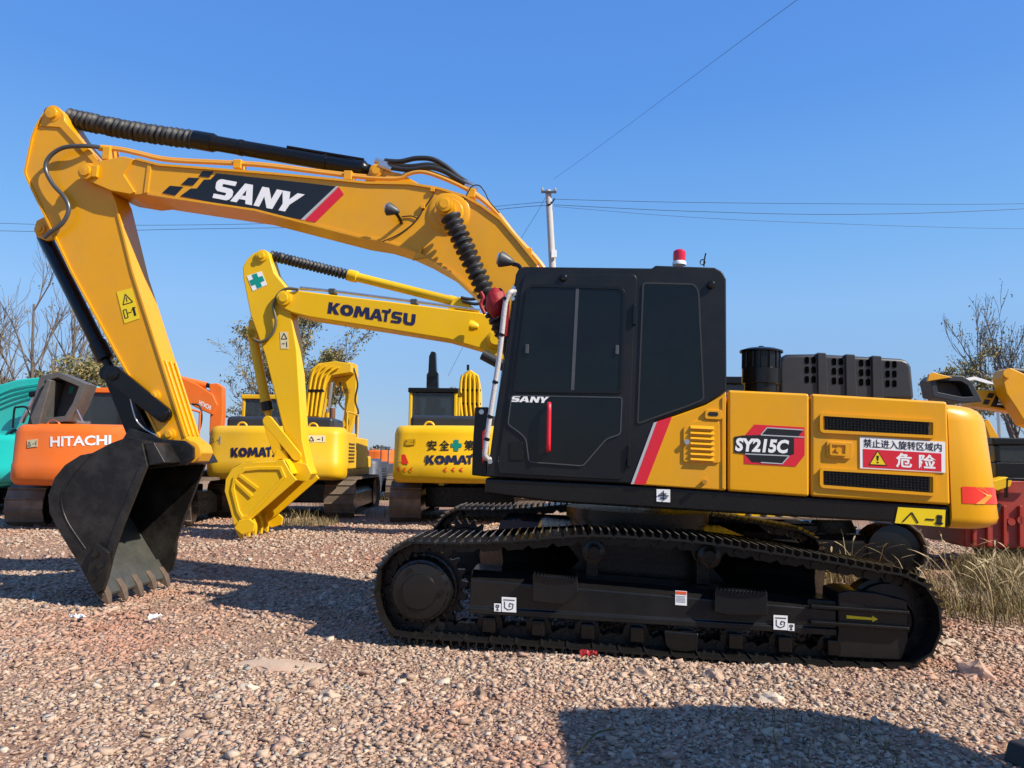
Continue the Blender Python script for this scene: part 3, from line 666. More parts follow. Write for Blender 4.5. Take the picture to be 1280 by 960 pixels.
# wear ridge on the near side plate, heel line
hose('weld_bead', [S.v(p, yk - 0.002) for p in [(114, 568), (94, 590), (79, 614), (78, 634), (86, 655), (107, 686)]], 0.007, BUCK, bucket)
# worn floor plate seen inside, ends at the cutting lip
fl = S.t([(153, 661), (118, 736), (126, 746), (140, 722)], -0.4)
lip0, lip1 = NB[13], NB[14]
li = Vector(inn[-2]).to_2d() if not isinstance(inn[-2], tuple) else Vector(inn[-2])
fa, fb = Vector(inn[-14]), Vector(inn[-1])
nn = Vector((-(fb - fa).normalized().y, (fb - fa).normalized().x))
if nn.x < 0: nn = -nn
prism('worn_floor', [tuple(fa + nn * 0.004), tuple(fb + nn * 0.004), tuple(fb + nn * 0.014), tuple(fa + nn * 0.014)], yk + 0.035, 0.525, WORN, bucket)
tip = S.p((127, 757), yk)
lipd = (Vector(tip) - Vector(fa)).normalized()
lb = Vector(fb)
prism('cutting_lip', [tuple(lb - lipd * 0.16 - nn * 0.018), tuple(lb - lipd * 0.16 + nn * 0.024), tuple(lb + lipd * 0.04 + nn * 0.02), tuple(lb + lipd * 0.055), tuple(lb + lipd * 0.04 - nn * 0.018)], yk + 0.005, 0.555, WORN, bucket, bevel=0.004)
for k in range(5):
    yc = yk + 0.06 + k * (1.12 - 0.12) / 4; wd = 0.04
    b = MB(); base = lb - lipd * 0.06
    o0, o1, o2 = lb - lipd * 0.07, lb + lipd * 0.03, lb + lipd * (0.125 + 0.012 * ((k * 7) % 3))
    ringz = []
    for (cpt, hh, ww) in ((o0, 0.030, 0.036), (o1, 0.040, 0.042), (lb + lipd * (0.08 + 0.01 * (k % 3)), 0.026, 0.036), (o2, 0.008, 0.024)):
        ringz.append([(cpt.x + nn.x * hh, yc - ww, cpt.y + nn.y * hh), (cpt.x + nn.x * hh, yc + ww, cpt.y + nn.y * hh), (cpt.x - nn.x * hh, yc + ww, cpt.y - nn.y * hh), (cpt.x - nn.x * hh, yc - ww, cpt.y - nn.y * hh)])
    loft('tooth', ringz, TOOTH, bucket, smooth=20, bevel=0.004)
# side cutters
cut = S.t([(140, 690), (139, 712), (133, 735), (124, 742), (112, 722), (117, 695), (124, 678)], yk)
for y0 in (yk - 0.05, 0.562):
    sc = prism('side_cutter', cut, y0, y0 + 0.045, BUCK, bucket, bevel=0.008)
    for qx in ((124, 692), (130, 706), (121, 722)):
        cc = S.p(qx, yk); disc_y('bolt', cc, 0.03, y0 + 0.001, y0 - 0.02, BUCK, sc, seg=6)
# ears
for y0 in (-0.225, 0.185):
    prism('hinge_ear', S.t([(150, 556), (163, 535), (178, 540), (205, 549), (232, 551), (243, 559), (243, 573), (234, 581), (214, 583), (184, 586)], y0), y0 - 0.02, y0 + 0.02, BUCK, bucket, bevel=0.008)
prism('top_torsion_plate', S.t([(178, 554), (190, 553), (204, 578), (184, 582)], yk), yk + 0.03, 0.53, BUCK, bucket, bevel=0.006)

# ---- upper structure: deck, tank side, engine side, counterweight
ys = -1.36
deck = prism('deck_skirt', S.t([(606, 597), (788, 606), (908, 614), (1190, 633), (1190, 659), (1122, 653.5), (900, 641), (690, 628), (606, 617)], ys), ys + 0.02, 1.34, BLK, SA, bevel=0.02)
dk = S.t([(908, 488), (1012, 492.5), (1186, 503), (1189, 632), (908, 614)], ys)
engine = prism('engine_house', inset(dk, 0.02), ys + 0.03, 1.33, YEL, SA, bevel=0.05)
tank = prism('cab_rear_panel', S.t([(908, 489), (901, 495), (882, 506), (840, 521), (820, 527), (790, 605.5), (907, 613.5)], ys), ys, -0.35, YEL, SA, bevel=0.012)
PB = S.t([(910, 487.5), (1011.5, 492), (1011.5, 621), (910, 614)], ys)
dB = prism('side_door', PB, ys - 0.004, ys + 0.06, YEL, SA, bevel=0.02, seg=3)
PC = S.t([(1014, 492), (1184, 502), (1188, 631.5), (1014, 620.5)], ys)
dC = prism('side_door', PC, ys - 0.004, ys + 0.06, YEL, SA, bevel=0.02, seg=3)
dC['label'] = 'engine side door with two black grilles'
# red and silver slanted stripe behind the cab
decal('red_stripe', [S.t([(821, 527), (840, 520.6), (807, 605.5), (792, 605)], ys)], ys - 0.003, REDP, tank)
decal('silver_stripe', [S.t([(817, 528.5), (821.5, 526.8), (792.5, 605), (788.5, 605)], ys)], ys - 0.003, GRYP, tank)
# louvred door
LD = rounded(S.t([(854, 534), (869, 525.5), (899, 527), (900, 579), (853.5, 577.5)], ys), 0.02, 3)
ld = prism('vent_door', LD, ys - 0.012, ys + 0.01, YEL, SA, bevel=0.005)
for k in range(7):
    q = S.t([(862.5, 531.5 + k * 6.55), (892, 533 + k * 6.55), (892, 537 + k * 6.55), (862.5, 535.5 + k * 6.55)], ys)
    b = MB(); (x0, z0), (x1, z1), (x2, z2), (x3, z3) = q
    b.add([(x0, ys - 0.012, z0), (x1, ys - 0.012, z1), (x2, ys - 0.030, z2), (x3, ys - 0.030, z3), (x2, ys - 0.012, z2), (x3, ys - 0.012, z3)], [(0, 1, 2, 3), (3, 2, 4, 5), (0, 3, 5), (1, 4, 2)])
    b.build('louvre_slat', YEL, ld)
disc_y('lock', S.p((858, 552.5), ys), 0.02, ys - 0.012, ys - 0.03, STEEL, ld, seg=10)
hb = prism('grab_recess', rounded(S.t([(881, 512), (902, 512.5), (902, 525), (880, 524)], ys), 0.02, 3), ys - 0.022, ys, YEL, tank, bevel=0.008)
prism('slot', rounded(S.t([(884.5, 515), (897, 515.3), (897, 520.5), (884.5, 520)], ys), 0.015, 4), ys - 0.0245, ys - 0.02, BLKP, hb)
prism('edge_frame', S.t([(902, 497), (907, 494), (907, 612), (902, 611)], ys), ys - 0.010, ys, YEL, tank, bevel=0.006)
cc = S.p((881, 602), ys); rod('tie_ring', (cc[0], ys, cc[1]), (cc[0] - 0.01, ys - 0.05, cc[1]), 0.018, PIPE, tank, 10)
# model decal on the first side door
def c3(x, y): return (900 + x / 3.556, 420 + y / 3.556)
T3 = lambda L_, y=ys: S.t([c3(*q) for q in L_], y)
yp = ys - 0.0045
md = decal('model_decal', [T3([(107, 446), (152, 393), (375, 406), (375, 530), (336, 580), (107, 568)])], yp, REDP, SA, 0.002)
decal('decal_panel', [T3([(180, 440), (208, 408), (370, 418), (346, 447), (328, 450), (328, 525), (306, 531), (272, 568), (140, 560), (110, 524), (62, 518), (62, 448), (100, 442)])], yp - 0.0025, BLKP, md, 0.001)
decal('decal_line', [strip_tri(*T3([a, b_2]), 0.008) for a, b_2 in (((180, 440), (208, 408)), ((208, 408), (370, 418)), ((180, 440), (372, 450)), ((110, 524), (306, 533)), ((306, 533), (275, 568)), ((275, 568), (180, 562)))], yp - 0.004, GRYP, md, 0.001)
lettering('lettering', 'SY215C', T3([(66, 452), (306, 462), (302, 523), (66, 512)]), yp - 0.0055, WHT, md, bold=0.045, shear=0.12)
# grilles
for k, (rec, gr) in enumerate((([(440, 342), (955, 372), (955, 456), (440, 430)], [(463, 347), (927, 376), (927, 452), (463, 425)]), ([(440, 584), (955, 613), (955, 712), (440, 674)], [(460, 588), (930, 618), (930, 696), (460, 665)]))):
    ring('grille_frame', rounded(T3(rec), 0.03, 3), 0.022, ys - 0.022, ys - 0.003, YEL, dC, bevel=0.006)
    g = prism('grille', T3(gr), ys - 0.012, ys - 0.003, GRILL, SA, bevel=0.004)
    G = quadmap(T3(gr))
    b = MB()
    for i in range(30):
        s0 = (i + 0.5) / 30
        b.prism(strip_tri(G(s0, 0.06), G(s0, 0.94), 0.006), ys - 0.018, ys - 0.012)
    for i in range(6):
        b.prism(strip_tri(G(0.01, (i + 0.7) / 6.4), G(0.99, (i + 0.7) / 6.4), 0.006), ys - 0.0165, ys - 0.0125)
    b.build('grille_bar', BLK, g)
hd = prism('door_handle', rounded(T3([(470, 466), (588, 473), (582, 548), (470, 540)]), 0.02, 3), ys - 0.02, ys - 0.003, YEL, dC, bevel=0.008)
ring('handle_frame', rounded(T3([(482, 474), (560, 478), (558, 534), (482, 530)]), 0.015, 3), 0.014, ys - 0.030, ys - 0.019, YEL, hd, bevel=0.003)
cc = S.p(c3(520, 507), ys); disc_y('lock', cc, 0.02, ys - 0.019, ys - 0.034, YEL, hd, seg=10)
# danger sign
DS = T3([(619, 448), (997, 471), (998, 608), (620, 588)])
sg = prism('danger_sign', DS, ys - 0.012, ys - 0.006, WHT, SA); sg['label'] = 'red and white danger sign'
f = quadmap(DS)
decal('red_field', [[f(0.035, 0.04), f(0.955, 0.03), f(0.955, 0.62), f(0.035, 0.62)]], ys - 0.0125, REDP, sg, 0.001)
lettering('lettering', '禁止进入旋转区域内', [f(0.04, 0.95), f(0.96, 0.95), f(0.96, 0.67), f(0.04, 0.67)], ys - 0.0140, BLKP, sg, bold=0.012)
lettering('lettering', '危', [f(0.42, 0.56), f(0.61, 0.56), f(0.61, 0.09), f(0.42, 0.09)], ys - 0.0150, WHT, sg, bold=0.028)
lettering('lettering', '险', [f(0.69, 0.56), f(0.89, 0.56), f(0.89, 0.09), f(0.69, 0.09)], ys - 0.0150, WHT, sg, bold=0.028)
decal('warning_triangle', [[f(0.205, 0.60), f(0.315, 0.12), f(0.10, 0.12)]], ys - 0.0140, BLKP, sg, 0.001)
decal('warning_triangle', [[f(0.205, 0.55), f(0.298, 0.15), f(0.117, 0.15)]], ys - 0.0155, YELP, sg, 0.001)
decal('exclamation_mark', [[f(0.19, 0.43), f(0.22, 0.43), f(0.212, 0.27), f(0.198, 0.27)], [f(0.195, 0.235), f(0.216, 0.235), f(0.216, 0.195), f(0.195, 0.195)]], ys - 0.017, BLKP, sg, 0.001)
# counterweight
cx = dk[2][0]; zt0 = dk[2][1]; zb0 = S.p((1192, 661), ys)[1]
def cw_ring(z, ins, xs=cx, w=1.36, tail=2.87, corner=0.34, sk=0.0):
    P = [(xs, -w + ins * 0.6, z)]; Rc = corner
    xe = tail - 0.24 - ins
    yy = w - ins * 0.6
    for k in range(7):
        a = math.pi / 2 * k / 6
        P.append((xe - Rc + Rc * math.sin(a), -yy + Rc - Rc * math.cos(a), z))
    for k in range(1, 8):
        t = k / 8; y = (-yy + Rc) * (1 - t) + (yy - Rc) * t
        P.append((xe + 0.24 * (1 - (y / (yy - Rc)) ** 2), y, z))
    for k in range(7):
        a = math.pi / 2 * (1 - k / 6)
        P.append((xe - Rc + Rc * math.sin(a), yy - Rc + Rc * math.cos(a), z))
    P.append((xs, w - ins * 0.6, z))
    return P
zb = zb0; zt = zt0 - 0.005; hh = zt - zb
xe_t = S.p((1245, 630), ys + 0.3)[0]
RG = [cw_ring(zb + hh * a, i, xs=cx + 0.012) for a, i in ((0, 0.10), (0.015, 0.05), (0.05, 0.015), (0.09, 0.0), (0.86, 0.065), (0.92, 0.08), (0.96, 0.105), (0.985, 0.14), (1.0, 0.19))]
cw = loft('counterweight', RG, YELW, SA, smooth=50)
def cw_pt(tq, zf, off):                        # a point on the curved corner, tq = arc position
    z = zb + hh * zf; ins = (zf - 0.09) / 0.77 * 0.065
    ringp = [Vector(p) for p in cw_ring(z, ins - off, xs=cx + 0.012)]
    acc = 0
    for a, b in zip(ringp[:-1], ringp[1:]):
        l_ = (b - a).length
        if acc + l_ >= tq: return a + (b - a) * ((tq - acc) / l_)
        acc += l_
    return ringp[-1]
def cw_patch(name, t0_, t1_, z0_, z1_, off, m, par, n=14, shape=None):
    V = []; F = []
    for i in range(n + 1):
        t = t0_ + (t1_ - t0_) * i / n
        lo, hi = (z0_, z1_) if shape is None else shape(i / n)
        V += [cw_pt(t, lo, off), cw_pt(t, hi, off)]
    for i in range(n): F.append((2 * i, 2 * i + 2, 2 * i + 3, 2 * i + 1))
    return mk(name, V, F, m, par, smooth=60)
rz0, rz1 = (S.p((1201, 629), ys)[1] - zb) / hh, (S.p((1201, 608), ys)[1] - zb) / hh
rp = cw_patch('reflector', 0.075, 0.60, rz0, rz1, 0.006, REDL, cw)
mid = (rz0 + rz1) / 2; hz = (rz1 - rz0) / 2
CHV = mat('orange_print', (0.75, 0.26, 0.02), 0.4, var=0.05)
V = []; F = []
for i, (ta_, tb_) in enumerate(((0, 1),)):
    for (z_, t_) in ((rz1, 0.17), (rz1, 0.24), (mid, 0.34), (mid, 0.27), (rz0, 0.24), (rz0, 0.17)):
        V.append(cw_pt(t_, z_, 0.011))
    F += [(0, 1, 2, 3), (3, 2, 4, 5)]
mk('chevron', V, F, CHV, rp)
# far side of the engine house gets plain doors too
prism('side_door', inset(PC, 0.01), 1.33, 1.35, YEL, SA, bevel=0.01)
prism('side_door', inset(PB, 0.01), 1.33, 1.35, YEL, SA, bevel=0.01)
# label on the skirt
Q = S.t([(1123.5, 634), (1183, 637.5), (1182, 659), (1119.5, 654)], ys)
wl = decal('warning_label', [Q], ys + 0.015, YELP, deck, 0.003); f = quadmap(Q)
decal('pictogram', [fr_bar(f, a, b, 0.010) for a, b in (((.30, .72), (.15, .12)), ((.30, .72), (.46, .12)), ((.60, .38), (.78, .38)), ((.80, .2), (.96, .2)), ((.82, .55), (.94, .55)))] + [fr_bar(f, (.88, .68), (.88, .1), 0.035)], ys + 0.010, BLKP, wl, 0.002)
Q = S.t([(821, 611.5), (838, 612), (838, 628), (821, 627)], ys); wl = decal('lifting_label', [Q], ys + 0.016, WHT, deck, 0.003); f = quadmap(Q)
decal('pictogram', [fr_bar(f, (.5, .9), (.5, .1), .007), fr_bar(f, (.1, .5), (.9, .5), .007), fr_bar(f, (.25, .65), (.75, .65), .007), fr_bar(f, (.25, .3), (.75, .3), .007)], ys + 0.010, BLKP, wl, 0.002)
# pre-cleaner and black engine hood
pc = S.v((951, 487), -0.85); pcx, pcz = pc.x, pc.z
u = 1 / 152.0
prec = rod('air_precleaner', (pcx, -0.85, pcz - 0.06), (pcx, -0.85, pcz + 0.5), 0.1, BLK, SA, 28, [(0, 0.13), (0.10, 0.13), (0.105, 0.15), (0.225, 0.15), (0.23, 0.144), (0.36, 0.144), (0.362, 0.17), (0.375, 0.17), (0.392, 0.12), (0.40, 0.03), (0.415, 0.02)])
bb = MB()
for k in range(14):
    a = 2 * math.pi * k / 14; x_, y_ = pcx + 0.147 * math.cos(a), -0.85 + 0.147 * math.sin(a)
    bb.lathe((x_, y_, pcz + 0.17), (x_, y_, pcz + 0.30), [(0, 0.008), (0.13, 0.008)], 6)
bb.build('cage_rib', BLK, prec)
yh = -0.62
HP = S.t([(974, 500), (974, 452), (977, 446), (984, 442.5), (1022, 442), (1128, 448), (1136, 451), (1140, 458), (1144, 500)], yh)
eh = prism('engine_hood', HP, yh, 0.55, HOODM, SA, bevel=0.035, seg=3)
for x0, x1 in ((1021, 1032), (1056, 1068), (1089, 1101)):
    q = S.t([(x0, 442.5 + (x0 - 1022) * 0.055 - 1.5), (x1, 442.5 + (x1 - 1022) * 0.055 - 1.5), (x1 + 3, 500), (x0 + 1, 500)], yh)
    prism('hood_strap', q, yh - 0.02, 0.57, HOODM, eh, bevel=0.008)
HOLE = mat('vent_hole', (0.002, 0.002, 0.002), 0.95, var=0.0, spec=0.0)
for cxp in (1006, 1040, 1074, 1107):
    for ci in (0, 1):
        for ri in (0, 1, 2):
            x0 = cxp + ci * 8.5; y0 = 446 + ri * 12 + (cxp - 1006) * 0.05
            prism('vent_slot', rounded(S.t([(x0, y0), (x0 + 5, y0 + .2), (x0 + 5.2, y0 + 8.7), (x0 + .2, y0 + 8.5)], yh), 0.012, 3), yh - 0.004, yh + 0.004, HOLE, eh)

# ---- cab
CABP = [(655, 333), (816, 335), (819, 331.5), (893, 334), (903, 339), (908, 349), (908.6, 487), (901, 494), (882, 505), (840, 520), (819, 527), (789, 605), (607, 596), (611, 578), (619, 517), (633, 433), (644.6, 343), (648, 336)]
CB = S.t(CABP, ys)
cab = prism('cab', CB, ys, -0.34, CAB, SA, bevel=0.035, seg=3)
DP = S.t([(657.5, 343), (793, 343), (796.5, 349), (792, 417), (787, 562), (777, 600), (624, 592), (622, 581), (637, 480), (653, 352)], ys)
door = prism('cab_door', rounded(DP, 0.03, 3), ys - 0.014, ys + 0.01, CAB, SA, bevel=0.006)
WP = rounded(S.t([(664, 356), (775, 359), (782, 366), (778, 492.5), (641.5, 490.5), (658.5, 362)], ys), 0.035, 4)
ring('window_frame', WP, 0.022, ys - 0.028, ys - 0.010, BLK, door, bevel=0.006)
wn = prism('window_pane', inset(WP, 0.015), ys - 0.0195, ys - 0.012, GLS, door)
prism('window_divider', S.t([(720, 358), (724, 358), (717.5, 490), (713.5, 490)], ys), ys - 0.024, ys - 0.019, PLAS, wn)
for qx in ((659, 437), (771, 438)):
    q = S.p(qx, ys); MB().box(q[0] - 0.013, q[0] + 0.013, ys - 0.034, ys - 0.019, q[1] - 0.035, q[1] + 0.035).build('window_catch', PLAS, wn, bevel=0.004)
LP = rounded(S.t([(639.5, 494), (778, 496.5), (776, 543), (758, 549.5), (742, 568), (729, 583), (661, 578), (657, 549), (649, 541), (634.5, 531)], ys), 0.025, 3)
lp = prism('lower_pane', LP, ys - 0.022, ys - 0.012, GLS, door, bevel=0.003)
ring('pane_seal', LP, 0.008, ys - 0.026, ys - 0.0205, PLAS, door)
cab_word = block_word('SANY', SPANS, S.t([(640, 495), (687, 496), (684, 504), (638.5, 502.5)], ys))
decal('lettering', cab_word, ys - 0.0235, WHT, lp, 0.0015)
hose('door_handle', [S.v((686.5, 507), ys - 0.02), S.v((686.5, 507), ys - 0.065), S.v((686, 535), ys - 0.07), S.v((685.5, 561), ys - 0.065), S.v((685.5, 562), ys - 0.02)], 0.017, REDP, door, n=3)
prism('latch_box', rounded(S.t([(637, 552), (654, 553), (655.5, 576), (638, 575)], ys), 0.015, 3), ys - 0.022, ys - 0.012, BLK, door, bevel=0.004)
for qx in ((792.5, 394), (786, 570)):
    q = S.p(qx, ys); MB().box(q[0] - 0.014, q[0] + 0.014, ys - 0.036, ys, q[1] - 0.08, q[1] + 0.08).build('hinge', BLK, cab, bevel=0.006)
RW = rounded(S.t([(803, 353), (868, 354.5), (874, 364), (880.5, 500), (860, 508.5), (832, 518), (796, 531)], ys), 0.03, 3)
rw = prism('rear_side_pane', RW, ys - 0.008, ys + 0.004, GLS, cab, bevel=0.002)
ring('pane_seal', RW, 0.012, ys - 0.010, ys - 0.001, RUB, cab)
for qx in ((704, 348), (888.5, 356.5)):
    q = S.p(qx, ys); disc_y('round_knob', q, 0.03, ys - 0.0, ys - 0.035, BLK, cab, prof=[(0, 0.026), (0.02, 0.03), (0.033, 0.02), (0.035, 0.001)])
# cab front: windscreen, on the slanted front face
fr0, fr1 = CB[14], CB[16]
d2 = (Vector(fr1) - Vector(fr0)).normalized(); n2 = Vector((-d2.y, d2.x))
if n2.x > 0: n2 = -n2
g0, g1 = Vector(CB[13]) + d2 * 0.25, Vector(CB[16]) - d2 * 0.05
prism('windscreen', [tuple(g0 + n2 * 0.004), tuple(g1 + n2 * 0.004), tuple(g1 + n2 * 0.012), tuple(g0 + n2 * 0.012)], ys + 0.09, -0.44, GLS2, cab)
rb = Vector(CB[5]); prism('rear_pane', [(rb.x + 0.002, rb.y - 0.12), (rb.x + 0.008, rb.y - 0.12), (rb.x + 0.008, rb.y - 0.62), (rb.x + 0.002, rb.y - 0.62)], ys + 0.12, -0.46, GLS2, cab)
# beacon, aerial
v = S.v((849, 331.5), -1.05)
bc = rod('beacon_base', v, v + Vector((0, 0, 0.03)), 0.06, WHT, cab, 18, [(0, 0.055), (0.02, 0.055), (0.03, 0.05)])
rod('beacon', v + Vector((0, 0, 0.028)), v + Vector((0, 0, 0.14)), 0.05, mat('beacon_red', (0.55, 0.004, 0.02), 0.15, var=0.05, coat=0.5), cab, 18, [(0, 0.05), (0.06, 0.052), (0.085, 0.047), (0.098, 0.03), (0.102, 0.005)])
v = S.v((880, 333), -0.9); hose('aerial', [v, v + Vector((0.0, 0, 0.04)), v + Vector((0.012, 0, 0.11))], 0.006, BLK, cab, n=2)
MB().sweep([v + Vector((0.02 * math.cos(a) - 0.012, 0, 0.035 + 0.022 * math.sin(a))) for a in [k * math.pi / 5 for k in range(11)]], 0.005, 6).build('aerial_loop', BLK, cab)
# wrapped hand rail at the front corner, red ribbons, front step bracket
rail = hose('hand_rail', [S.v((643, 364), ys - 0.0), S.v((639, 365), ys - 0.06), S.v((635.5, 369), ys - 0.07), S.v((631, 384), ys - 0.07), S.v((624, 446), ys - 0.07), S.v((612.5, 520), ys - 0.07), S.v((607, 560), ys - 0.07), S.v((606.5, 571), ys - 0.06), S.v((612, 574), ys)], 0.020, WRAP, SA, n=5, seg=10)
for qx in ((632, 374), (627, 419), (619, 478), (612.3, 521), (608.5, 549)):
    v = S.v(qx, ys - 0.07); rod('tape_band', v + Vector((0.004, 0, 0.012)), v - Vector((0.004, 0, 0.012)), 0.0222, BLK, rail, 12)
for qx in ((642, 361), (642.5, 368), (641, 374), (610, 571), (613, 577)):
    v = S.v(qx, ys - 0.01); rod('rail_bolt', v, v - Vector((0, 0.03, 0)), 0.018, STEEL, rail, 8)
# red cloth bow tied behind the rail
rng = random.Random(3)
bw = bmesh.new(); bmesh.ops.create_icosphere(bw, subdivisions=3, radius=1)
cv = S.v((620, 378), -0.95)
for v_ in bw.verts:
    k = 1 + 0.05 * math.sin(9 * v_.co.x + 4 * v_.co.z) + 0.04 * math.sin(11 * v_.co.z + 5 * v_.co.y)
    v_.co = Vector((v_.co.x * 0.085 * k, v_.co.y * 0.08 * k, v_.co.z * 0.125 * k)) + cv
me = bpy.data.meshes.new('red_cloth_bow'); bw.to_mesh(me); bw.free(); me.materials.append(REDC)
me.polygons.foreach_set('use_smooth', [True] * len(me.polygons))
link(bpy.data.objects.new('red_cloth_bow', me), SA)
prism('red_ribbon', S.t([(631, 378), (637, 376), (635, 420), (628.5, 421)], ys + 0.02), ys + 0.01, ys + 0.03, REDC, SA)
prism('red_ribbon', S.t([(603, 540), (607, 536), (606, 575), (603, 580)], ys + 0.02), ys + 0.01, ys + 0.03, REDC, SA)
fs = prism('front_bracket', S.t([(594, 509), (611, 509), (609, 596), (590, 594), (591, 560)], -1.2), -1.22, -1.12, BLK, SA, bevel=0.01)
disc_y('bolt', S.p((602, 515), -1.22), 0.02, -1.22, -1.235, STEEL, fs, seg=8)
lamp(634, 325, -1.0, SA, None, 0.8)
hose('lamp_bracket', [S.v((641, 330), -1.0), S.v((648, 332), -1.02), S.v((652, 338), -1.05)], 0.018, BLK, SA, n=3)

# ---- undercarriage
TP = [(514, 671), (578, 672), (640, 669), (700, 664), (740, 662), (805, 665), (871, 670), (939, 679.5), (1032, 694), (1098, 706), (1131, 711), (1160, 724), (1178, 747), (1186, 775), (1181, 805), (1165, 829), (1135, 842), (1046, 840), (940, 834), (820, 826), (700, 817), (600, 809.5), (491, 801), (473, 781), (464, 757), (461, 735), (466, 710), (480, 691), (496, 678)]
path = [Vector((x, z, 0)) for x, z in S.t(TP, -1.5)]
pl = spline(path, 8, closed=True)
def resample(P, n):
    P = P + [P[0]]; D = [0]
    for a, b in zip(P[:-1], P[1:]): D.append(D[-1] + (b - a).length)
    out = []; j = 0
    for i in range(n):
        t = D[-1] * i / n
        while D[j + 1] < t: j += 1
        out.append(P[j] + (P[j + 1] - P[j]) * ((t - D[j]) / max(1e-9, D[j + 1] - D[j])))
    return out, D[-1]
NS = 49
RP, PER = resample(pl, NS)
pitch = PER / NS
SHW = 0.6
def shoe_mesh():
    b = MB(); h = pitch / 2
    prof = [(-h * 0.98, -0.050), (h * 0.80, -0.050), (h * 1.04, -0.062), (h * 1.04, -0.050), (h * 0.82, -0.034), (h * 0.70, -0.034), (h * 0.67, 0.0), (h * 0.57, 0.0), (h * 0.53, -0.034), (0.06 * h, -0.034), (0.03 * h, -0.002), (-0.07 * h, -0.002), (-0.11 * h, -0.034), (-0.60 * h, -0.034), (-0.65 * h, 0.0), (-0.76 * h, 0.0), (-0.82 * h, -0.034), (-0.98 * h, -0.034)]
    b.prism([(x, z) for x, z in prof], -SHW / 2, SHW / 2)
    return b
sm = shoe_mesh()
me_shoe = None
def track_shoes(par, yc):
    global me_shoe
    for i in range(NS):
        a, b2 = RP[i], RP[(i + 1) % NS]; m_ = (a + b2) / 2; t = (b2 - a).normalized()
        if me_shoe is None:
            o = sm.build('track_shoe', TRK, par); me_shoe = o.data; me_shoe.materials.append(WSTEEL)      # grouser tips worn bright
            for f_ in me_shoe.polygons:
                if len(f_.vertices) == 4 and all(me_shoe.vertices[v_].co.z > -0.003 for v_ in f_.vertices): f_.material_index = 1
        else:
            o = bpy.data.objects.new('track_shoe', me_shoe); link(o, par)
        nrm = Vector((-t.y, t.x, 0))                     # outward for this winding
        o.matrix_local = Matrix(((t.x, 0, nrm.x, m_.x), (0, 1, 0, yc), (t.y, 0, nrm.y, m_.y), (0, 0, 0, 1)))
me_link = None
def track_links(par, yc, s_):
    global me_link
    for i in range(NS):
        a, b2 = RP[i], RP[(i + 1) % NS]; m_ = (a + b2) / 2; t = (b2 - a).normalized(); nrm = Vector((-t.y, t.x, 0))
        if me_link is None:
            b = MB(); h = pitch / 2
            for yy in (-0.085, 0.085):
                b.prism([(-h * 1.15, -0.05), (h * 0.9, -0.05), (h * 1.15, -0.08), (h * 1.1, -0.125), (h * 0.4, -0.13), (h * 0.1, -0.10), (-h * 0.4, -0.13), (-h * 1.1, -0.125)], yy - 0.022, yy + 0.022)
            b.lathe((-h, -0.12, -0.095), (-h, 0.12, -0.095), [(0, 0.03), (0.24, 0.03)], 10)
            for xx in (-h * 0.35, h * 0.35):
                for yy in (-0.15, 0.15):
                    b.lathe((xx, yy, -0.036), (xx, yy, -0.062), [(0, 0.017), (0.026, 0.017)], 6)
            o = b.build('track_link', TRK, par); me_link = o.data
        else:
            o = bpy.data.objects.new('track_link', me_link); link(o, par)
        o.matrix_local = Matrix(((t.x, 0, nrm.x, m_.x), (0, 1, 0, yc), (t.y, 0, nrm.y, m_.y), (0, 0, 0, 1)))
SP = S.p((527, 737), -1.35); ID = S.p((1113, 777), -1.35)
FRT = S.t([(590, 709), (1046, 747)], -1.2); FRB = S.t([(586, 767), (1046, 795)], -1.42)
def gear(c, r0, r1, n, y0, y1, name, m, par):
    pts = []
    for k in range(n):
        for u_, rr in ((0.0, r0), (0.25, r1), (0.5, r1), (0.75, r0)):
            a = 2 * math.pi * (k + u_) / n; pts.append((c[0] + rr * math.cos(a), c[1] + rr * math.sin(a)))
    return prism(name, pts, y0, y1, m, par, bevel=0.005)
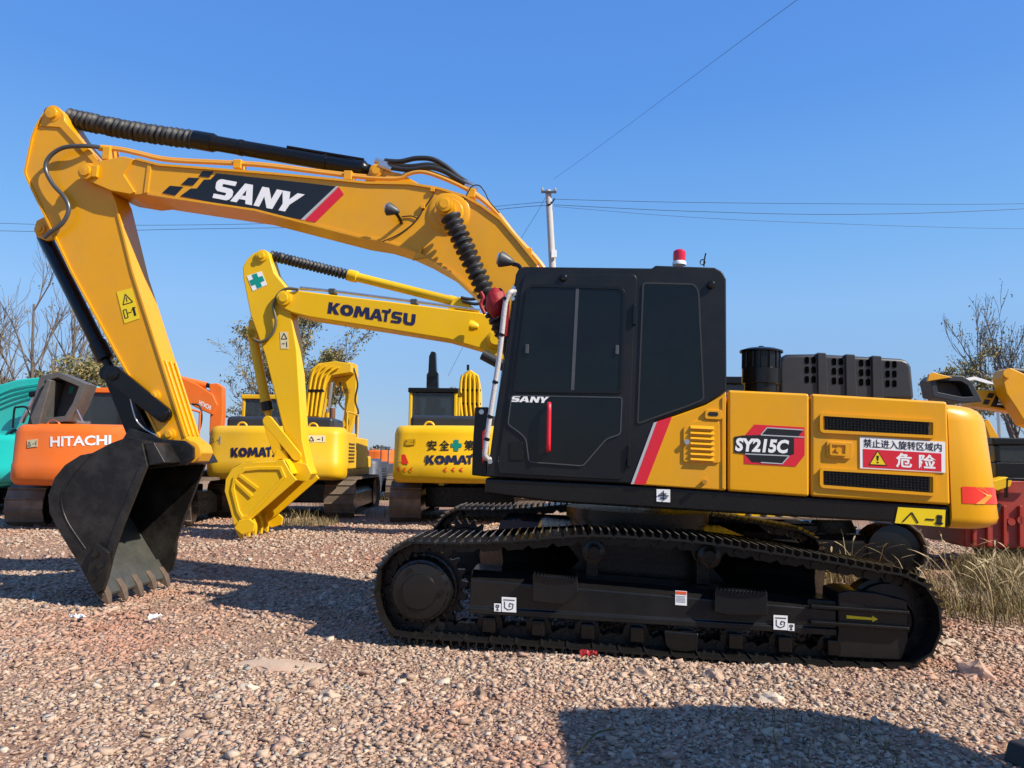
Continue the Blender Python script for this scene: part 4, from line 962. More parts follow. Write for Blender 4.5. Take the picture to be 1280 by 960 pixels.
for s_ in (-1, 1):
    yc = 1.2 * s_
    tr_e = bpy.data.objects.new('track', None); link(tr_e, SA)
    if s_ > 0: tr_e.location.z = 0.09                     # the far track stands a little higher
    track_shoes(tr_e, yc)
    track_links(tr_e, yc, s_)
    def Y(a, b): return (a * -s_, b * -s_) if s_ > 0 else (a, b)
    # a, b given for the near side (negative y), mirrored for the far one
    fx0, fx1 = FRB[0][0], FRB[1][0]
    zb_l, zb_r = FRB[0][1], FRB[1][1]; zt_l, zt_r = FRT[0][1], FRT[1][1]
    rings_ = []
    for xx, zb_, zt_ in ((fx0, zb_l, zt_l), (fx1, zb_r, zt_r)):
        prof = [(-0.98, zb_), (-1.42, zb_), (-1.42, zb_ + 0.045), (-1.405, zb_ + 0.05), (-1.405, zt_ - 0.06), (-1.30, zt_ + 0.0), (-0.98, zt_ + 0.0)]
        rings_.append([(xx, a * (1 if s_ < 0 else -1), b) for a, b in prof])
    tf = loft('track_frame', rings_, FRM, SA, smooth=25, bevel=0.01)
    if s_ > 0: tf.location.z = 0.14
    sp = gear(SP, 0.285, 0.335, 21, *sorted(Y(-1.24, -1.16)), 'sprocket', TRK, SA)
    fd = disc_y('final_drive', SP, 0.25, -1.10 * (1 if s_ < 0 else -1), -1.45 * (1 if s_ < 0 else -1), FRM, SA, seg=40, prof=[(0, 0.24), (0.12, 0.26), (0.2, 0.26), (0.205, 0.245), (0.30, 0.225), (0.305, 0.205), (0.33, 0.20), (0.335, 0.13), (0.35, 0.125), (0.352, 0.05)])
    if s_ < 0:
        bolts('cover_bolt', SP, 0.212, 18, -1.41, 0.012, BLK, fd, 0.012)
        bolts('cover_bolt', SP, 0.165, 3, -1.428, 0.022, BLK, fd, 0.016)
        bolts('hub_bolt', SP, 0.252, 24, -1.305, 0.014, BLK, fd, 0.014)
    idl = disc_y('idler_wheel', ID, 0.3, -1.08 * (1 if s_ < 0 else -1), -1.32 * (1 if s_ < 0 else -1), TRK, SA, seg=40, prof=[(0, 0.26), (0.05, 0.265), (0.055, 0.295), (0.185, 0.295), (0.19, 0.265), (0.235, 0.26), (0.24, 0.18), (0.22, 0.17), (0.22, 0.08), (0.26, 0.075)])
    for px_ in (742, 885):
        cp = S.p((px_, 690 + (px_ - 742) * 0.035), -1.3)
        cr = disc_y('carrier_roller', cp, 0.07, -1.06 * (1 if s_ < 0 else -1), -1.36 * (1 if s_ < 0 else -1), BLK, SA, prof=[(0, 0.085), (0.05, 0.085), (0.055, 0.07), (0.24, 0.07), (0.245, 0.085), (0.29, 0.085), (0.295, 0.05), (0.30, 0.045)])
        MB().box(cp[0] - 0.05, cp[0] + 0.05, *sorted(Y(-1.12, -1.02)), cp[1] - 0.24, cp[1] - 0.02).build('roller_bracket', BLK, cr, bevel=0.01)
    for k in range(8):
        px_ = 612 + k * 61; cp = S.p((px_, 781 + (px_ - 612) * 0.066), -1.32)
        rl = disc_y('track_roller', cp, 0.08, -1.0 * (1 if s_ < 0 else -1), -1.36 * (1 if s_ < 0 else -1), BLK, SA, seg=20, prof=[(0, 0.06), (0.04, 0.095), (0.09, 0.095), (0.095, 0.08), (0.26, 0.08), (0.265, 0.095), (0.31, 0.095), (0.315, 0.055), (0.36, 0.05)])
        MB().box(cp[0] - 0.05, cp[0] + 0.05, *sorted(Y(-1.40, -1.365)), cp[1] - 0.045, cp[1] + 0.07).build('roller_cap', BLK, rl, bevel=0.012)
    # idler yoke / adjuster housing
    q = S.t([(1048, 741), (1062, 738), (1095, 741), (1135, 751), (1136, 801), (1128, 826), (1047, 822)], -1.4)
    yk_ = prism('idler_guard', q, *sorted(Y(-1.40, -1.05)), FRM, SA, bevel=0.012)
    for py_ in (757, 777):
        qq = S.t([(1012, py_ - 2), (1135, py_ + 6), (1135, py_ + 11), (1012, py_ + 3)], -1.42)
        prism('guard_rib', qq, *sorted(Y(-1.45, -1.40)), BLK, yk_, bevel=0.008)
    prism('adjuster_housing', S.t([(1010, 748), (1048, 751), (1048, 795), (1010, 793)], -1.4), *sorted(Y(-1.385, -1.1)), BLK, SA, bevel=0.02)
    if s_ < 0:
        decal('arrow_mark', [S.t([(1058, 769), (1090, 772), (1090, 769.5), (1097, 774), (1090, 777.5), (1090, 775), (1058, 773)], -1.40)], -1.402, YELP, yk_, 0.002)
        # steps
        for pts, x0 in (([(666, 717), (722, 722), (723, 740), (704, 755), (666, 751)], 0), ([(893, 735), (958, 739), (958, 768), (912, 768), (892, 764)], 1)):
            st = prism('step', S.t(pts, -1.44), -1.475, -1.39, FRM, SA, bevel=0.008)
            a, b2 = S.p(pts[0], -1.46), S.p(pts[1], -1.46)
            bb = MB()
            for k in range(14):
                t = (k + 0.5) / 14; x = a[0] + (b2[0] - a[0]) * t; z = a[1] + (b2[1] - a[1]) * t - (0.02 * math.sin(math.pi * t))
                bb.prism([(x - 0.011, z - 0.01), (x, z + 0.018), (x + 0.011, z - 0.01)], -1.49, -1.38)
            bb.build('step_tread', BLK, st)
        for q4, nm in (([(627.5, 745.5), (645.5, 746.5), (645.5, 765), (627.5, 764)], 'hook'), ([(618, 753.5), (626.5, 754), (626.5, 764), (618, 763.5)], 'mark'), ([(966, 768), (983.5, 769), (983.5, 787), (966, 786)], 'hook'), ([(984, 778.5), (992, 779), (992, 788), (984, 787.5)], 'mark')):
            Q = S.t(q4, -1.405); dd = decal('hook_label', [Q], -1.4235, WHT, tf, 0.002); f = quadmap(Q)
            if nm == 'hook':
                decal('pictogram', [fr_bar(f, a, b2, 0.0055) for a, b2 in (((.12, .82), (.9, .82)), ((.2, .7), (.2, .3)), ((.2, .3), (.45, .15)), ((.45, .15), (.75, .25)), ((.75, .25), (.8, .55)), ((.8, .55), (.55, .6)), ((.55, .6), (.5, .4)), ((.5, .4), (.62, .38)))], -1.4265, BLKP, dd, 0.001)
            else:
                decal('pictogram', [fr_bar(f, a, b2, 0.006) for a, b2 in (((.3, .8), (.7, .8)), ((.7, .8), (.7, .55)), ((.7, .55), (.3, .55)), ((.3, .55), (.3, .8)), ((.5, .5), (.5, .15)), ((.3, .2), (.7, .2)))], -1.4265, BLKP, dd, 0.001)
        Q = S.t([(844, 738), (858.5, 739), (858.5, 757), (844, 756)], -1.405); dd = decal('notice_label', [Q], -1.407, WHT, tf, 0.002); f = quadmap(Q)
        decal('notice_heading', [[f(0.04, .97), f(.96, .97), f(.96, .76), f(.04, .76)]], -1.410, mat('orange_red_print', (0.7, 0.1, 0.03), 0.4), dd, 0.001)
        decal('notice_line', [fr_bar(f, (.1, y), (.88, y), 0.004) for y in (.64, .54, .44, .34, .24)], -1.410, GRYP, dd, 0.001)
        # chain guide guard under the frame
        gq = S.t([(829, 787), (873, 791), (871, 813), (858, 815), (838, 813), (831, 806)], -1.40)
        prism('chain_guard', gq, -1.43, -1.37, BLK, SA, bevel=0.012)
# carbody between the tracks, swing bearing
zc = (FRT[0][1] + FRB[0][1]) / 2
carb = MB(); carb.box(-0.85, 0.95, -0.85, 0.85, 0.40, 0.86)
cb = carb.build('carbody', BLK, SA, bevel=0.04)
for sx in (-0.62, 0.72):
    for s_ in (-1, 1):
        MB().sweep([(sx * 0.6, s_ * 0.5, 0.64), (sx * 1.9, s_ * 0.98, 0.64)], [0.26, 0.22], 8).build('frame_leg', BLK, cb, smooth=30)
rod('swing_bearing', (0.05, 0, 0.80), (0.05, 0, 1.0), 0.62, BLK, SA, 40, [(0, 0.66), (0.05, 0.66), (0.055, 0.60), (0.12, 0.60), (0.125, 0.64), (0.22, 0.64)])
# ================================================================== the machines parked behind
def gtrack(par, yc, M_, zg=0.0, L=4.0, H_=0.86, wd=0.58, old=True):
    """a crawler track: shoes (small, joined), frame, sprocket, idler; M_ maps (forward, right, up) to the thing's axes"""
    r_ = H_ / 2; pts = []
    for k in range(9):
        a = math.pi / 2 + math.pi * k / 8; pts.append(Vector((-L / 2 + r_ + r_ * math.cos(a), r_ + r_ * math.sin(a), 0)))
    for k in range(9):
        a = -math.pi / 2 + math.pi * k / 8; pts.append(Vector((L / 2 - r_ + r_ * math.cos(a), r_ + r_ * math.sin(a), 0)))
    P, per = resample(pts, 46); b = MB(); h = per / 46 / 2
    for i in range(46):
        a, c = P[i], P[(i + 1) % 46]; m_ = (a + c) / 2; t = (c - a).normalized(); nr = Vector((t.y, -t.x, 0))
        prof = [(-h * .96, -.04), (h * .96, -.04), (h * .96, -.02), (h * .75, -.02), (h * .7, .012), (h * .55, .012), (h * .5, -.02), (-h * .96, -.02)]
        V = []
        for yy in (-wd / 2, wd / 2):
            for u_, w_ in prof:
                q = m_ + t * u_ + nr * w_; V.append(M_(q.x, yc + yy, q.y + zg))
        n_ = len(prof)
        b.add(V, [tuple(range(n_)), tuple(range(2 * n_ - 1, n_ - 1, -1))] + [(j, j + n_, (j + 1) % n_ + n_, (j + 1) % n_) for j in range(n_)])
    o = b.build('track_shoes', TRKOLD if old else TRK, par); tag(o, kind='stuff')
    b = MB(); V = []
    prof = [(yc - 0.2, zg + 0.22), (yc + 0.2, zg + 0.22), (yc + 0.2, zg + 0.52), (yc + 0.1, zg + 0.62), (yc - 0.1, zg + 0.62), (yc - 0.2, zg + 0.52)]
    ring0 = [M_(-L / 2 + 0.55, a, z) for a, z in prof]; ring1 = [M_(L / 2 - 0.55, a, z) for a, z in prof]
    loft('track_frame', [ring0, ring1], BLK, par, smooth=25)
    for fx in (-L / 2 + r_, L / 2 - r_):
        p0, p1 = M_(fx, yc - 0.24, r_ + zg), M_(fx, yc + 0.24, r_ + zg)
        rod('track_wheel', p0, p1, 0.3, BLK, par, 20, [(0, 0.2), (0.02, 0.33), (0.46, 0.33), (0.48, 0.2)])
def cw_loft(name, M_, w, f0, fr, z0, z1, m, par, bulge=0.16, corner=0.28):
    """rounded counterweight: f0 = front of it, fr = rearmost"""
    def rg(z, ins):
        P = []; hw = w / 2 - ins * 0.5; xr = fr + ins + bulge
        P.append(M_(f0, -hw, z))
        for k in range(6):
            a = math.pi / 2 * k / 5; P.append(M_(xr + corner - corner * math.sin(a), -hw + corner - corner * math.cos(a), z))
        for k in range(1, 8):
            t = k / 8; y = (-hw + corner) + (2 * hw - 2 * corner) * t
            P.append(M_(xr - bulge * (1 - ((2 * t - 1)) ** 2), y, z))
        for k in range(6):
            a = math.pi / 2 * (1 - k / 5); P.append(M_(xr + corner - corner * math.sin(a), hw - corner + corner * math.cos(a), z))
        P.append(M_(f0, hw, z)); return P
    h = z1 - z0
    return loft(name, [rg(z0 + h * a, i) for a, i in ((0, .12), (.02, .06), (.07, .02), (.12, 0), (.34, 0), (.36, .015), (.85, .03), (.94, .07), (.98, .12), (1, .18))], m, par, smooth=50)
def gcab(M_, f0, f1, l0, l1, z0, z1, m, par, roofm=None, glass=GLS2, front_lean=0.25):
    """cab with pillars, roof, floor block and panes"""
    zw = z0 + (z1 - z0) * 0.42
    e = bpy.data.objects.new('cab', None); link(e, par)
    def bx(name, fa, fb, la, lb, za, zb, mm, lean=0.0):
        V = [M_(fa, la, za), M_(fb, la, za), M_(fb, lb, za), M_(fa, lb, za), M_(fa, la, zb), M_(fb - lean, la, zb), M_(fb - lean, lb, zb), M_(fa, lb, zb)]
        return mk(name, V, [(0, 3, 2, 1), (4, 5, 6, 7), (0, 1, 5, 4), (1, 2, 6, 5), (2, 3, 7, 6), (3, 0, 4, 7)], mm, e, bevel=0.02)
    bx('cab_body', f0, f1, l0, l1, z0, zw, m)
    bx('roof', f0 - 0.03, f1 - front_lean + 0.03, l0 - 0.02, l1 + 0.02, z1 - 0.10, z1, roofm or m)
    for fa in (f0, (f0 + f1) / 2 + 0.05, f1 - front_lean - 0.07):
        for la in (l0, l1 - 0.07): bx('pillar', fa, fa + 0.07, la, la + 0.07, zw, z1 - 0.1, m)
    bx('rear_pane', f0 + 0.02, f0 + 0.035, l0 + 0.07, l1 - 0.07, zw, z1 - 0.1, glass)
    bx('front_pane', f1 - front_lean - 0.03, f1 - front_lean - 0.015, l0 + 0.07, l1 - 0.07, zw, z1 - 0.1, glass)
    for la in (l0 + 0.02, l1 - 0.035): bx('side_pane', f0 + 0.07, f1 - front_lean - 0.07, la, la + 0.015, zw, z1 - 0.1, glass)
    cf, cl = (f0 + f1) / 2 - 0.1, (l0 + l1) / 2                # seat and console inside
    bx('seat', cf - 0.25, cf + 0.25, cl - 0.25, cl + 0.25, zw - 0.02, zw + 0.10, RUB)
    bx('seat_back', cf - 0.34, cf - 0.24, cl - 0.22, cl + 0.22, zw + 0.05, zw + (z1 - zw) * 0.62, RUB)
    bx('head_rest', cf - 0.33, cf - 0.25, cl - 0.12, cl + 0.12, zw + (z1 - zw) * 0.64, zw + (z1 - zw) * 0.80, RUB)
    for la in (cl - 0.42, cl + 0.30): bx('control_box', cf - 0.1, cf + 0.35, la, la + 0.12, zw - 0.02, zw + 0.22, PLAS)
    return e
MR = lambda f, r_, z: (r_, f, z)             # machine looking away from the viewer
ML = lambda f, r_, z: (-f, r_, z)            # machine looking to the viewer's left
def gbody(par, M_, m, w=2.5, cwz=(0.83, 1.85), rear=-2.75, cabz=2.65, cabm=None, roofm=None, cwm=None, tracks=True, frame_m=None, hood=True, cab_on=True, bear=None, tank=True):
    cw = cw_loft('counterweight', M_, w, rear + 0.75, rear, cwz[0], cwz[1], cwm or m, par)
    hw = w / 2 - 0.02
    def bx(name, fa, fb, la, lb, za, zb, mm, p=par, bev=0.03):
        V = [M_(fa, la, za), M_(fb, la, za), M_(fb, lb, za), M_(fa, lb, za), M_(fa, la, zb), M_(fb, la, zb), M_(fb, lb, zb), M_(fa, lb, zb)]
        return mk(name, V, [(0, 3, 2, 1), (4, 5, 6, 7), (0, 1, 5, 4), (1, 2, 6, 5), (2, 3, 7, 6), (3, 0, 4, 7)], mm, p, bevel=bev)
    bx('deck', rear + 0.7, 1.35, -hw + 0.04, hw - 0.04, cwz[0] + 0.02, cwz[0] + 0.22, frame_m or BLK)
    bx('side_door', rear + 0.78, rear + 1.85, 0.1, hw, cwz[0] + 0.2, cwz[1] - 0.08, m)
    bx('side_door', rear + 0.78, rear + 1.85, -hw, -0.1, cwz[0] + 0.2, cwz[1] - 0.08, m)
    if tank: bx('fuel_tank', rear + 1.88, 0.75, 0.3, hw, cwz[0] + 0.2, cwz[1] - 0.15, m)
    if tank: bx('tool_box', 0.78, 1.3, 0.55, hw, cwz[0] + 0.2, cwz[1] - 0.55, m)
    if hood: bx('engine_hood', rear + 0.55, rear + 1.7, -hw + 0.25, hw - 0.25, cwz[1] - 0.1, cwz[1] + 0.2, HOODM, bev=0.08)
    for la in (-w * 0.26, w * 0.26):                            # lifting eyes on the counterweight
        p_ = Vector(M_(rear + 0.42, la, cwz[1] - 0.02)); MB().sweep([p_ + Vector(M_(0, -0.09 * math.cos(a), 0)) + Vector((0, 0, 0.09 * math.sin(a))) for a in [math.pi * k / 8 for k in range(9)]], 0.022, 6).build('lifting_eye', m, cw, smooth=60)
    for s_ in (-1, 1):
        la = hw * s_
        for k in range(6):                                      # vent slats of the side doors
            za = cwz[0] + 0.34 + k * 0.07; bx('vent_slat', rear + 0.95, rear + 1.6, min(la, la + 0.012 * s_), max(la, la + 0.012 * s_), za, za + 0.035, BLK, bev=0.004)
        bx('door_seam', rear + 1.86, rear + 1.875, -hw + 0.02, hw - 0.02, cwz[0] + 0.2, cwz[1] - 0.16, BLK, bev=0)
    hose('hand_rail', [M_(rear + 1.0, hw - 0.06, cwz[1] - 0.1), M_(rear + 1.0, hw - 0.06, cwz[1] + 0.28), M_(rear + 1.1, hw - 0.06, cwz[1] + 0.34), M_(rear + 2.2, hw - 0.06, cwz[1] + 0.34), M_(rear + 2.3, hw - 0.06, cwz[1] + 0.28), M_(rear + 2.3, hw - 0.06, cwz[1] - 0.2)], 0.02, m, par, n=3)
    if hood: rod('exhaust_pipe', M_(rear + 1.2, hw - 0.4, cwz[1] + 0.1), M_(rear + 1.2, hw - 0.4, cwz[1] + 0.42), 0.06, RUST, par, 12)
    if cab_on: gcab(M_, -0.75 + 0.35, 1.35, -hw - 0.02, -hw + 0.98, cwz[0] + 0.2, cabz, cabm or m, par, roofm)
    if tracks:
        for s_ in (-1, 1): gtrack(par, 1.15 * s_, M_)
        bx('carbody', -0.8, 0.8, -0.9, 0.9, 0.3, 0.72, BLK)
        rod('swing_bearing', M_(0, 0, 0.7), M_(0, 0, cwz[0] + 0.03), 0.6, bear or BLK, par, 28)
    return cw
def cw_surf(w, rear, z0, z1, off=0.005, bulge=0.16, corner=0.28):
    def f(x, z):                              # where the counterweight's rear face lies at (x, z)
        a = (z - z0) / (z1 - z0)
        ins = 0.0 if a < 0.34 else (0.015 * (a - 0.34) / 0.02 if a < 0.36 else 0.015 + 0.015 * (a - 0.36) / 0.49)
        hw = w / 2 - ins * 0.5; t = min(1.0, abs(x) / (hw - corner)); y = rear + bulge * t * t
        if abs(x) > hw - corner:
            u_ = min(0.98, (abs(x) - hw + corner) / corner); y = rear + bulge + corner * (1 - math.sqrt(1 - u_ * u_))
        return y + ins - off
    return f
def label_patch(name, fr, pxq, y, par, m=CREAM, marks=True):
    Q = fr.t(pxq, -2.7); d_ = decal(name, [Q], y, m, par, 0.002); f = quadmap(Q)
    w_ = abs(Q[1][0] - Q[0][0]) * 0.04
    yp_ = (lambda x, z: y(x, z) - 0.005) if callable(y) else y - 0.006
    if marks: decal('pictogram', [strip_tri(f(*a), f(*c), w_) for a, c in (((.08, .2), (.22, .8)), ((.22, .8), (.36, .2)), ((.36, .2), (.08, .2)), ((.55, .45), (.72, .45)), ((.85, .2), (.85, .8)))], yp_, BLKP, d_, 0.001)
    return d_

# ---- second row, left: yellow excavator seen from behind
K2 = Fr((-4.62, 17.25, 0.2), -2.0)
k2 = root('excavator', K2, 'worn yellow excavator with its tail facing the viewer, right behind the second yellow bucket', 'excavator', 'excavators in the yard')
cw = gbody(k2, MR, KOLD, w=2.62, cabz=2.62)
yk2 = -2.78
decal('lettering', block_word('KOMATSU', KSPANS, K2.t([(286, 559.5), (360, 558.5), (360, 570.5), (286, 571)], yk2)), cw_surf(2.62, -2.75, 0.83, 1.85), NAVY, cw, 0.002)
label_patch('warning_label', K2, [(258.5, 545.5), (273.5, 544.5), (273.5, 554.5), (258.5, 555)], cw_surf(2.62, -2.75, 0.83, 1.85), cw)
label_patch('warning_label', K2, [(384, 544), (405, 544), (405, 553), (384, 552.5)], cw_surf(2.62, -2.75, 0.83, 1.85), cw)
yb2 = 0.9
bm2 = prism('boom', K2.t([(381, 545), (383, 497), (389, 463), (398, 455), (420, 452), (440, 455), (440, 466), (415, 470), (409, 480), (402, 519), (398, 545)], yb2), yb2 - 0.1, yb2 + 0.4, KOLD, k2, bevel=0.02)
ar2 = prism('arm', K2.t([(436, 453), (446, 456), (447, 470), (445, 519), (437, 548), (424, 548), (431, 520), (433, 494), (420, 480), (418, 474), (436, 470)], yb2 + 0.5), yb2 + 0.35, yb2 + 0.65, KOLD, k2, bevel=0.02)
lettering('lettering', 'KOMATSU', K2.t([(426, 485), (437.5, 486), (437.5, 492), (426, 491)], yb2 + 0.34), yb2 + 0.33, NAVY, ar2, bold=0.0)
for k in range(4):
    hose('oil_pipe', [K2.v((383.5 + k * 5, 520), yb2 - 0.14), K2.v((386 + k * 5.5, 495), yb2 - 0.14), K2.v((391 + k * 6, 466 + k), yb2 - 0.14), K2.v((399 + k * 8, 456 + k), yb2 - 0.14)], 0.03, KYEL, bm2, n=4)
    v = K2.v((387 + k * 5.3, 490), yb2 - 0.14); rod('pipe_clamp', v, v + Vector((0, 0, 0.06)), 0.045, BLK, bm2, 8)
rod('cylinder_rod', K2.v((415, 478), yb2 - 0.05), K2.v((410, 520), yb2 - 0.05), 0.035, STEEL, k2, 10)
rod('cylinder_barrel', K2.v((410, 516), yb2 - 0.05), K2.v((408, 540), yb2 - 0.05), 0.075, KOLD, k2, 12)
for pts in ([(425, 478), (427, 494), (424, 503), (430, 512)], [(442, 460), (447, 480), (444, 500), (448, 515), (445, 525), (446, 575)]):
    hose('rubber_hose', [K2.v(p, yb2 + 0.2) for p in pts], 0.022, RUB, k2)

# ---- second row, middle: yellow excavator with a safety slogan
K3 = Fr((-0.80, 16.25, 0.2), 0.0)
k3 = root('excavator', K3, 'yellow excavator seen from behind with Chinese slogan and green cross, left of the black cab', 'excavator', 'excavators in the yard')
cw = gbody(k3, MR, KYEL, w=2.66, cabz=2.72, roofm=BLK)
yk3 = -2.78
for ch, x0 in (('安', 533), ('全', 549), ('第', 580), ('一', 596)):
    lettering('lettering', ch, K3.t([(x0, 550), (x0 + 12.5, 550), (x0 + 12.5, 563), (x0, 563)] if ch != '一' else [(x0, 555), (x0 + 12.5, 555), (x0 + 12.5, 558), (x0, 558)], yk3), cw_surf(2.66, -2.75, 0.83, 1.85), BLKP, cw, bold=0.02)
decal('green_cross', [K3.t(p, yk3) for p in ([(567.5, 549.5), (573, 549.5), (573, 563.5), (567.5, 563.5)], [(563.5, 554), (567.5, 554), (567.5, 559), (563.5, 559)], [(573, 554), (577, 554), (577, 559), (573, 559)])], cw_surf(2.66, -2.75, 0.83, 1.85), GRNP, cw)
decal('lettering', block_word('KOMATSU', KSPANS, K3.t([(531.5, 569), (615, 569), (615, 580), (531.5, 580)], yk3)), cw_surf(2.66, -2.75, 0.83, 1.85), NAVY, cw, 0.002)
decal('red_reflector', [K3.t([(500, 568), (505, 568), (510, 579.5), (500, 580)], yk3 + 0.06)], cw_surf(2.66, -2.75, 0.83, 1.85), REDL, cw)
decal('red_chevron', [K3.t(p, yk3 + 0.02) for x in (493, 501.5, 510, 554, 564, 574) for p in ([(x, 587), (x + 3, 584.5), (x + 5, 584.5), (x + 2.2, 587)], [(x, 587), (x + 2.2, 587), (x + 5, 589.5), (x + 3, 589.5)])], cw_surf(2.66, -2.75, 0.83, 1.85), REDL, cw)
label_patch('warning_label', K3, [(503, 549), (519, 548), (519, 555.5), (503, 556.5)], cw_surf(2.66, -2.75, 0.83, 1.85), cw, KYEL)
yb3 = 0.8
bm3 = prism('boom', K3.t([(572, 545), (574, 482), (580, 466), (588, 462), (597, 468), (600, 486), (600, 545)], yb3), yb3, yb3 + 1.3, KYEL, k3, bevel=0.03)
for k in range(5):
    x = 575 + k * 5.6
    hose('oil_pipe', [K3.v((x, 538), yb3 - 0.05), K3.v((x + 3, 528), yb3 - 0.05), K3.v((x + 1, 505), yb3 - 0.05), K3.v((x + 1, 480), yb3 - 0.05), K3.v((578 + k * 4.6, 467 + abs(k - 2)), yb3 - 0.05)], 0.03, KYEL, bm3, n=4)
for y in (487, 504, 521):
    v0, v1 = K3.v((571, y), yb3 - 0.03), K3.v((601, y + 1), yb3 - 0.03); rod('pipe_clamp', v0, v1, 0.03, BLK, bm3, 8)
rod('cylinder_barrel', K3.v((566, 484), yb3), K3.v((568, 538), yb3), 0.07, STEEL, k3, 12)
rod('beacon_mast', K3.v((585, 463), yb3), K3.v((585, 456), yb3), 0.03, BLK, k3, 8)

# ---- left: orange excavator with its engine hood open
HI = Fr((-6.95, 14.6, 0.2), -7.0)
hi = root('excavator', HI, 'orange excavator seen from behind with its dark engine hood propped open, behind the black bucket', 'excavator', 'excavators in the yard')
cw = gbody(hi, MR, ORA, w=2.36, cwz=(0.78, 1.74), hood=False, cabz=2.5, tank=False)
yh_ = -2.79
lettering('lettering', 'HITACHI', HI.t([(58.5, 545.5), (136, 543.5), (136, 556), (58.5, 558.5)], yh_), cw_surf(2.36, -2.75, 0.78, 1.74), WHT, cw, bold=0.03)
label_patch('warning_label', HI, [(29, 550), (44.5, 548.5), (44.5, 558), (29, 559.5)], cw_surf(2.36, -2.75, 0.78, 1.74), cw)
hd = HI.t([(62, 474), (85, 467.5), (119, 482), (109, 508), (97, 528), (47, 533)], -2.0)
HGREY = mat('dusty_hood_plastic', (0.07, 0.068, 0.066), 0.6, var=0.2, scale=4, dust=0.4, dustcol=(0.2, 0.17, 0.14))
oh = prism('open_hood', hd, -1.95, -1.90, HGREY, hi, bevel=0.02)
ring('hood_rim', hd, 0.09, -2.35, -1.93, HGREY, oh, bevel=0.01)
prism('hood_side', HI.t([(41, 522), (62, 474), (68, 476), (52, 533), (44, 534)], -2.35), -2.45, -1.95, HGREY, oh, bevel=0.02)
decal('label', [HI.t([(72, 480), (78, 479), (75, 489), (70, 490)], -2.40)], -1.96, GRNP, oh)
rod('hood_stay', HI.v((96, 512), -2.3), HI.v((104, 528), -2.3), 0.012, STEEL, oh, 8)
for q0, q1 in (((62, 534), (112, 530)), ((70, 524), (110, 531)), ((80, 530), (95, 522))):
    rod('engine_pipe', HI.v(q0, -2.0), HI.v(q1, -2.0), 0.05, STEEL, hi, 10)
yhb = 1.6
hb_ = prism('boom', HI.t([(218, 467), (228, 472), (246, 480), (266, 493), (272, 506), (266, 519), (250, 512), (233, 503), (215, 496)], yhb), yhb, yhb + 0.4, ORA, hi, bevel=0.02)
prism('arm', HI.t([(262, 480), (272, 479), (279, 484), (279, 520), (276, 545), (262, 545), (264, 505)], yhb + 0.1), yhb + 0.05, yhb + 0.35, ORA, hi, bevel=0.02)
rod('cylinder_barrel', HI.v((225, 474), yhb + 0.2), HI.v((258, 482), yhb + 0.2), 0.075, ORA, hi, 12)
rod('cylinder_rod', HI.v((256, 481), yhb + 0.2), HI.v((270, 484), yhb + 0.2), 0.05, BLK, hi, 10)
lettering('lettering', 'HITACHI', HI.t([(249, 500), (264, 507), (263, 513), (249, 506)], yhb), yhb - 0.004, WHT, hb_, bold=0.02)
hose('rubber_hose', [HI.v(p, yhb - 0.05) for p in [(240, 505), (250, 508), (252, 525), (247, 545)]], 0.02, RUB, hi)

# ---- far left: turquoise excavator
TE = Fr((-10.6, 17.6, 0.1), 0.0)
te = root('excavator', TE, 'turquoise excavator with arched boom at the edge of the yard, behind the orange one', 'excavator', 'excavators in the yard')
cw = gbody(te, MR, TEAL, w=2.7, cwz=(0.8, 1.75), cabz=2.6, cab_on=False, hood=False)
yt = -2.0
tb = prism('boom', TE.t([(-90, 600), (-60, 530), (-30, 500), (0, 485), (30, 476), (63, 472.5), (90, 476), (118, 482), (128, 492), (126, 512), (112, 515), (90, 505), (60, 502), (48, 520), (38, 556), (24, 606), (-20, 612)], yt), yt - 0.25, yt + 0.25, TEAL, te, bevel=0.04)
for k in range(4):
    hose('oil_pipe', [TE.v(p, yt - 0.28) for p in [(-10, 497 + k * 6), (15, 486 + k * 6), (40, 481 + k * 5), (64, 479 + k * 4)]], 0.014, TEAL, tb, n=4)
rod('cylinder_rod', TE.v((44, 495), yt - 0.5), TE.v((27, 528), yt - 0.5), 0.05, STEEL, te, 12)
rod('rod_eye', TE.v((38, 493), yt - 0.55), TE.v((48, 492), yt - 0.55), 0.06, BLK, te, 12)
hose('hand_rail', [TE.v(p, yt - 0.6) for p in [(16, 535), (18, 512), (22, 509), (34, 510), (40, 526)]], 0.02, BLK, te)
hose('rubber_hose', [TE.v(p, yt - 0.4) for p in [(8, 545), (18, 538), (26, 545), (24, 560)]], 0.03, RUB, te)

# ---- right behind: bright yellow excavator standing parallel to the first
K1 = Fr((3.35, 11.3, -0.08), 3.0)
k1 = root('excavator', K1, 'bright yellow excavator with lettered boom, folded arm and yellow bucket, standing behind the first one', 'excavator', 'excavators in the yard')
gbody(k1, ML, KYEL, w=2.6, cwz=(0.78, 1.8), cabz=2.65, frame_m=KYEL, bear=RUST, roofm=BLK)
y1 = -0.22
kb = prism('boom', K1.t([(344, 372), (349, 366), (374, 363), (396, 366), (480, 376), (560, 386), (601, 391), (650, 405), (690, 430)], y1) + [(-0.5, 2.35), (0.0, 1.9), (-0.1, 1.7), (-0.4, 1.75)] + K1.t([(660, 480), (620, 447), (605, 437), (560, 424), (480, 411), (387, 396.5), (365, 391), (350, 384)], y1), y1, 0.22, KYEL, k1, bevel=0.02)
decal('lettering', block_word('KOMATSU', KSPANS, K1.t([(411.5, 377.5), (520, 393), (518.5, 407.5), (409.5, 391.5)], y1)), y1 - 0.003, NAVY, kb, 0.002)
